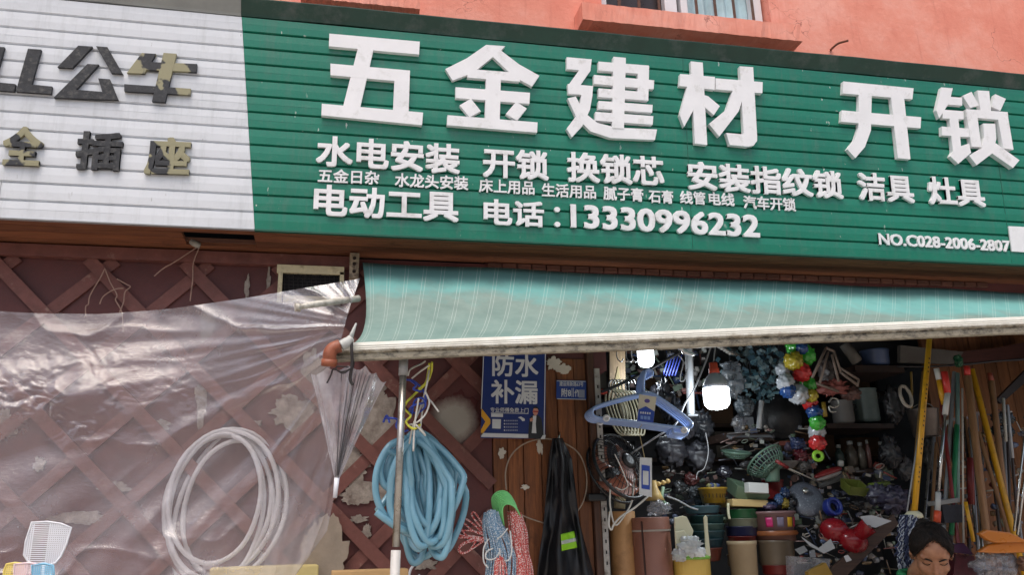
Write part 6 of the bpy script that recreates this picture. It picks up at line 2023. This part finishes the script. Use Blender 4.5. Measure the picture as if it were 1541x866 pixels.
lb_ = bpy.data.objects
def label_on(px0, py0, px1, py1, y, c_, lab):
    return tag(MB().prism(PX([(px0, py0), (px1, py0 + 1), (px1, py1 + 1), (px0, py1)], y), (0, .001, 0)).build('paper_label', mat('label_%d_%d' % c_[:2], c_, .6, .1, 30)), lab, 'label')
for k, (px, py, rx_, rz_, c_, lab) in enumerate([(1000, 600, .03, .10, (24, 26, 34), 'black narrow bag hanging left of the white post'), (1014, 618, .04, .08, (30, 34, 44), 'dark blue black bag low left of the white post'), (1058, 640, .05, .07, (22, 24, 30), 'black bag hanging under the lit bulb'),
                                                 (1120, 612, .05, .05, (46, 54, 60), 'slate grey bag above the short dark shelf'), (1160, 690, .05, .04, (30, 30, 36), 'black bag behind the tilted colander'), (1244, 560, .04, .07, (58, 48, 46), 'dark brown bag behind the triangular rack'),
                                                 (1345, 610, .05, .09, (26, 24, 26), 'black bag left of the oval tape ring'), (1340, 680, .05, .08, (34, 34, 38), 'black sack left of the mop pole'), (1362, 705, .04, .06, (60, 58, 62), 'grey sack behind the mop pole'),
                                                 (1402, 690, .04, .09, (70, 66, 62), 'grey dusty sack between the mop pole and the chrome handle'), (1300, 762, .06, .03, (44, 42, 44), 'dark flat bag behind the red helmets'), (1330, 715, .05, .04, (90, 96, 80), 'dull green bag above the purple packets')]):
    o = crumple(P(px, py, .38 + .02 * k), (rx_, .04, rz_), mat('bagfilm_%d' % k, tuple(int(30 + x * .9) for x in c_), .4, .3, 20), 'bag', lab, 'bag', 200 + k, amt=.5)
g = MB()
for k in range(9):
    x = 1102 + k * 10
    g.tube(cr([P(x, 520, .7), P(x - 4 + 3 * (k % 3), 545, .68), P(x + 4, 575 + 6 * (k % 4), .66)], 5), .004, 5)
tag(g.build('cord_bundle', mat('dark_cord2', (60, 64, 70), .6)), 'dark cords hanging high in front of the blister packets', 'cords')
# ================================================================== THE PERSON
PBASE = P(1402, 834, -.42)
def remeshed(g, name, m, parent, vox, smooth=2, label=None):
    o = g.build(name, m, parent, label)
    rm = o.modifiers.new('skin', 'REMESH')
    rm.mode = 'VOXEL'
    rm.voxel_size = vox
    sm = o.modifiers.new('soft', 'SMOOTH')
    sm.factor = .5
    sm.iterations = smooth
    dg = bpy.context.evaluated_depsgraph_get()
    me = bpy.data.meshes.new_from_object(o.evaluated_get(dg))
    o.modifiers.clear()
    o.data = me
    me.polygons.foreach_set('use_smooth', [True] * len(me.polygons))
    if not me.materials:
        me.materials.append(m)
    return o
hx, hy, hz = PBASE.x, PBASE.y, PBASE.z          # middle of the head
pe = thing('person', 'person with dark tied hair and green collar bending the head down by the mop', 'person', V((hx, hy + .16, .02)))
HR = rotz(-.54) @ rotx(.54) @ roty(.05)
HC = V((hx, hy, hz))
def hp(x, y, z):
    return HC + HR @ V((x, y, z))
def skin():
    t = NT('skin')
    f = t.noise(30, 5, .6)
    c = t.ramp(f, [(.3, rgb((140, 94, 70))), (.7, rgb((170, 122, 92)))])
    t.l(c, t.b.inputs['Base Color'])
    t.b.inputs['Roughness'].default_value = .5
    t.b.inputs['Subsurface Weight'].default_value = .12
    t.b.inputs['Subsurface Radius'].default_value = (.01, .004, .002)
    t.bump(t.noise(220, 4), .12, .001)
    return t.m
SK = skin()
g = MB()
E_ = lambda c, r, rot=None: g.ell(hp(*c), r, HR if rot is None else HR @ rot, 22, 16)
E_((0, .008, .028), (.073, .092, .088))          # skull
E_((0, -.018, -.03), (.061, .068, .078))         # face
E_((0, -.040, -.088), (.032, .034, .026))        # chin
for s in (-1, 1):
    E_((.036 * s, -.052, -.028), (.024, .024, .024))      # cheek
    E_((.030 * s, -.066, .026), (.027, .016, .012), roty(-.12 * s))    # brow ridge
    E_((.031 * s, -.068, .006), (.0165, .011, .0105))      # closed eyelid
    E_((.074 * s, .012, -.008), (.010, .020, .030))        # ear
    E_((.011 * s, -.083, -.036), (.0085, .0095, .0075))    # nostril wing
E_((0, -.058, .045), (.048, .030, .036))         # forehead
g.tube([hp(0, -.072, .016), hp(0, -.084, -.010), hp(0, -.094, -.032)], [.008, .0095, .0115], 10)
E_((0, -.094, -.033), (.0105, .010, .009))
g.tube(cr([hp(-.024, -.074, -.062), hp(-.010, -.083, -.058), hp(0, -.082, -.060), hp(.010, -.083, -.058), hp(.024, -.074, -.062)], 3), .0055, 8)
g.tube(cr([hp(-.022, -.073, -.068), hp(0, -.082, -.071), hp(.022, -.073, -.068)], 4), .006, 8)
# neck, trunk, limbs
NB = V((hx + .012, hy + .125, hz - .118))
SHL = NB + V((0, .03, -.07))
g.tube([hp(0, .03, -.05), NB + V((0, -.01, .03)), NB + V((0, .0, -.02))], [.05, .048, .056], 16)
pel = V((hx, hy + .20, .86))
g.tube([NB + V((0, .0, -.01)), SHL + V((0, 0, -.02)), SHL.lerp(pel, .35), SHL.lerp(pel, .7), pel], [.05, .10, .115, .105, .12], 18)
g.ell(SHL + V((0, 0, -.06)), (.17, .09, .10), None, 24, 16)
for s in (-1, 1):
    sh = SHL + V((.165 * s, 0, -.04))
    elb = sh + V((.06 * s, -.05, -.27))
    wr = V((hx + .09 * s, hy - .08, elb.z - .05))
    g.tube([SHL + V((.08 * s, 0, -.03)), sh, sh.lerp(elb, .5), elb, elb.lerp(wr, .5), wr], [.05, .05, .043, .036, .034, .026], 14)
    fd = (wr - elb).normalized()
    sd = V((0, 0, 1))
    pal = wr + fd * .045
    g.tube([wr, wr + fd * .02, wr + fd * .08], [.025, .03, .028], 12)
    up = V((0, 0, 1)); acr = fd.cross(up).normalized()
    for k, (o, L) in enumerate(((-.027, .066), (-.009, .076), (.009, .072), (.027, .056))):
        b0 = wr + fd * .075 + up * o * -1
        c1_ = b0 + fd * L * .45
        c2_ = c1_ + (fd * .8 - acr * .6 * s).normalized() * L * .33
        c3_ = c2_ + (fd * .4 - acr * .9 * s).normalized() * L * .28
        g.tube([b0 - fd * .03, b0, c1_, c2_, c3_], [.010, .0095, .009, .0082, .007], 9)
    t0 = wr + fd * .02 + up * .026
    g.tube([wr + fd * .01 + up * .012, t0, t0 + fd * .028 + up * .02, t0 + fd * .055 + up * .022 - acr * .01 * s], [.013, .0125, .0105, .0085], 9)
    hipj = pel + V((.085 * s, 0, -.04)); kn = V((hx + .10 * s, hy + .17, .47)); an = V((hx + .105 * s, hy + .20, .10))
    g.tube([pel + V((.04 * s, 0, 0)), hipj, hipj.lerp(kn, .5), kn, kn.lerp(an, .4), an], [.09, .088, .074, .056, .054, .038], 16)
    g.tube([an + V((0, .03, -.04)), an + V((0, -.03, -.05)), an + V((0, -.13, -.062))], [.036, .036, .024], 12)
remeshed(g, 'body', SK, pe, .0052, 3)
# clothes
g = MB()
g.tube([NB + V((0, .012, -.035)), SHL + V((0, 0, -.02)), SHL.lerp(pel, .35), SHL.lerp(pel, .7), pel + V((0, 0, -.06))], [.072, .118, .132, .124, .145], 22)
g.ell(SHL + V((0, 0, -.06)), (.188, .105, .112), None, 26, 18)
for s in (-1, 1):
    sh = SHL + V((.165 * s, 0, -.04)); elb = sh + V((.06 * s, -.05, -.27)); wr = V((hx + .09 * s, hy - .08, elb.z - .05))
    g.tube([SHL + V((.08 * s, 0, -.03)), sh, sh.lerp(elb, .5), elb, elb.lerp(wr, .5), elb.lerp(wr, .88)], [.062, .064, .057, .05, .046, .040], 16)
remeshed(g, 'jacket', mat('green_jacket', (34, 92, 62), .75, .15, 40, .3), pe, .009, 3)
g = MB()
for s in (-1, 1):
    hipj = pel + V((.085 * s, 0, -.04)); kn = V((hx + .10 * s, hy + .17, .47)); an = V((hx + .105 * s, hy + .20, .10))
    g.tube([pel + V((.04 * s, 0, .04)), hipj, hipj.lerp(kn, .5), kn, kn.lerp(an, .4), an + V((0, 0, .02))], [.112, .104, .09, .072, .068, .058], 18)
remeshed(g, 'trousers', mat('dark_trousers', (40, 42, 52), .8, .15, 40, .3), pe, .010, 3)
for s in (-1, 1):
    an = V((hx + .105 * s, hy + .20, .10))
    g = MB()
    g.tube([an + V((0, .04, -.045)), an + V((0, -.03, -.042)), an + V((0, -.14, -.055))], [.042, .043, .032], 14)
    remeshed(g, 'shoe', mat('black_shoe', (28, 28, 30), .5), pe, .008, 2)
g = MB()
g.tube(cr([NB + V((.082 * math.cos(a), -.015 + .07 * math.sin(a), .005 + .012 * math.sin(a) + (.02 if math.sin(a) > 0 else 0))) for a in [2 * math.pi * k / 12 for k in range(12)]], 4, True), .016, 8, True)
g.build('collar', mat('green_collar', (40, 130, 80), .7, .12, 40, .2), pe)
# hair
def hairmat():
    t = NT('dark_hair')
    f = t.noise(60, 6, .7, stretch=(1, .25, .6))
    t.l(t.ramp(f, [(.35, rgb((10, 8, 8))), (.75, rgb((50, 40, 35)))]), t.b.inputs['Base Color'])
    t.b.inputs['Roughness'].default_value = .6
    t.b.inputs['Specular IOR Level'].default_value = .25
    t.bump(f, .9, .006)
    return t.m
HM = hairmat()
def haircap(a, b):
    th = 2 * math.pi * a                          # 0 = front (-y)
    f = math.cos(th)
    lim = math.radians(120 - 77 * max(0, f) ** 1.9 + 12 * max(0, -f)) + .06 * nz(math.sin(th) * 3, math.cos(th) * 3, 4) + .05 * nz(th * 9, 3)
    ph = lim * b
    r = 1.035 + .02 * nz(math.sin(th) * 7, ph * 3, math.cos(th) * 7) + .008 * math.sin(th * 46 + 4 * nz(ph, th))
    if b > .9: r -= .05 * (b - .9) / .1
    d = V((math.sin(ph) * math.sin(th), -math.sin(ph) * math.cos(th), math.cos(ph)))
    return hp(d.x * .0775 * r, .008 + d.y * .096 * r, .030 + d.z * .093 * r)
MB().grid(haircap, 120, 26).build('hair', HM, pe)
g = MB(); g.ell(hp(-.012, .094, .072), (.034, .032, .030), HR, 24, 16, .25, 8)
g.tube(cr([hp(-.03, .078, .08), hp(-.012, .068, .102), hp(.015, .08, .08)], 4), .012, 8)
g.build('hair_bun', HM, pe)
for s in (-1, 1):
    MB().tube(cr([hp(.013 * s, -.087, .018), hp(.030 * s, -.086, .026), hp(.050 * s, -.068, .020)], 4), [.0028, .0030, .0034, .0036, .0036, .0034, .003, .0022, .0014], 6).build('eyebrow', HM, pe)
    MB().tube(cr([hp(.017 * s, -.0765, .002), hp(.031 * s, -.0805, -.004), hp(.047 * s, -.070, .001)], 5), .0016, 6).build('eyelashes', HM, pe)

g = MB()
rnd = random.Random(3)
for k in range(420):
    a = k / 420 + rnd.uniform(-.002, .002)
    lift = rnd.uniform(.0004, .0036)
    b1 = rnd.uniform(.90, 1.04)
    pts = []
    for i in range(8):
        b = b1 + (.12 - b1) * i / 7
        q = haircap(a + .012 * nz(k * .7, i * .4), min(b, .89) if b < .95 else b)
        dr = (q - HC).normalized()
        pts.append(q + dr * (lift + .0016 * nz(k, i * .9)))
    g.tube(pts, [.0004] + [.0011] * 6 + [.0006], 4)
for k in range(60):
    a = rnd.uniform(-.25, .25)
    q = haircap(a, .93)
    dr = (q - HC).normalized()
    g.tube(cr([q, q + dr * .006 + HR @ V((.006 * rnd.uniform(-1, 1), -.004, -.010)), q + dr * .004 + HR @ V((.012 * rnd.uniform(-1, 1), 0, -.024 * rnd.random() - .006))], 3), .0006, 4)
g.build('loose_hair', HM, pe)
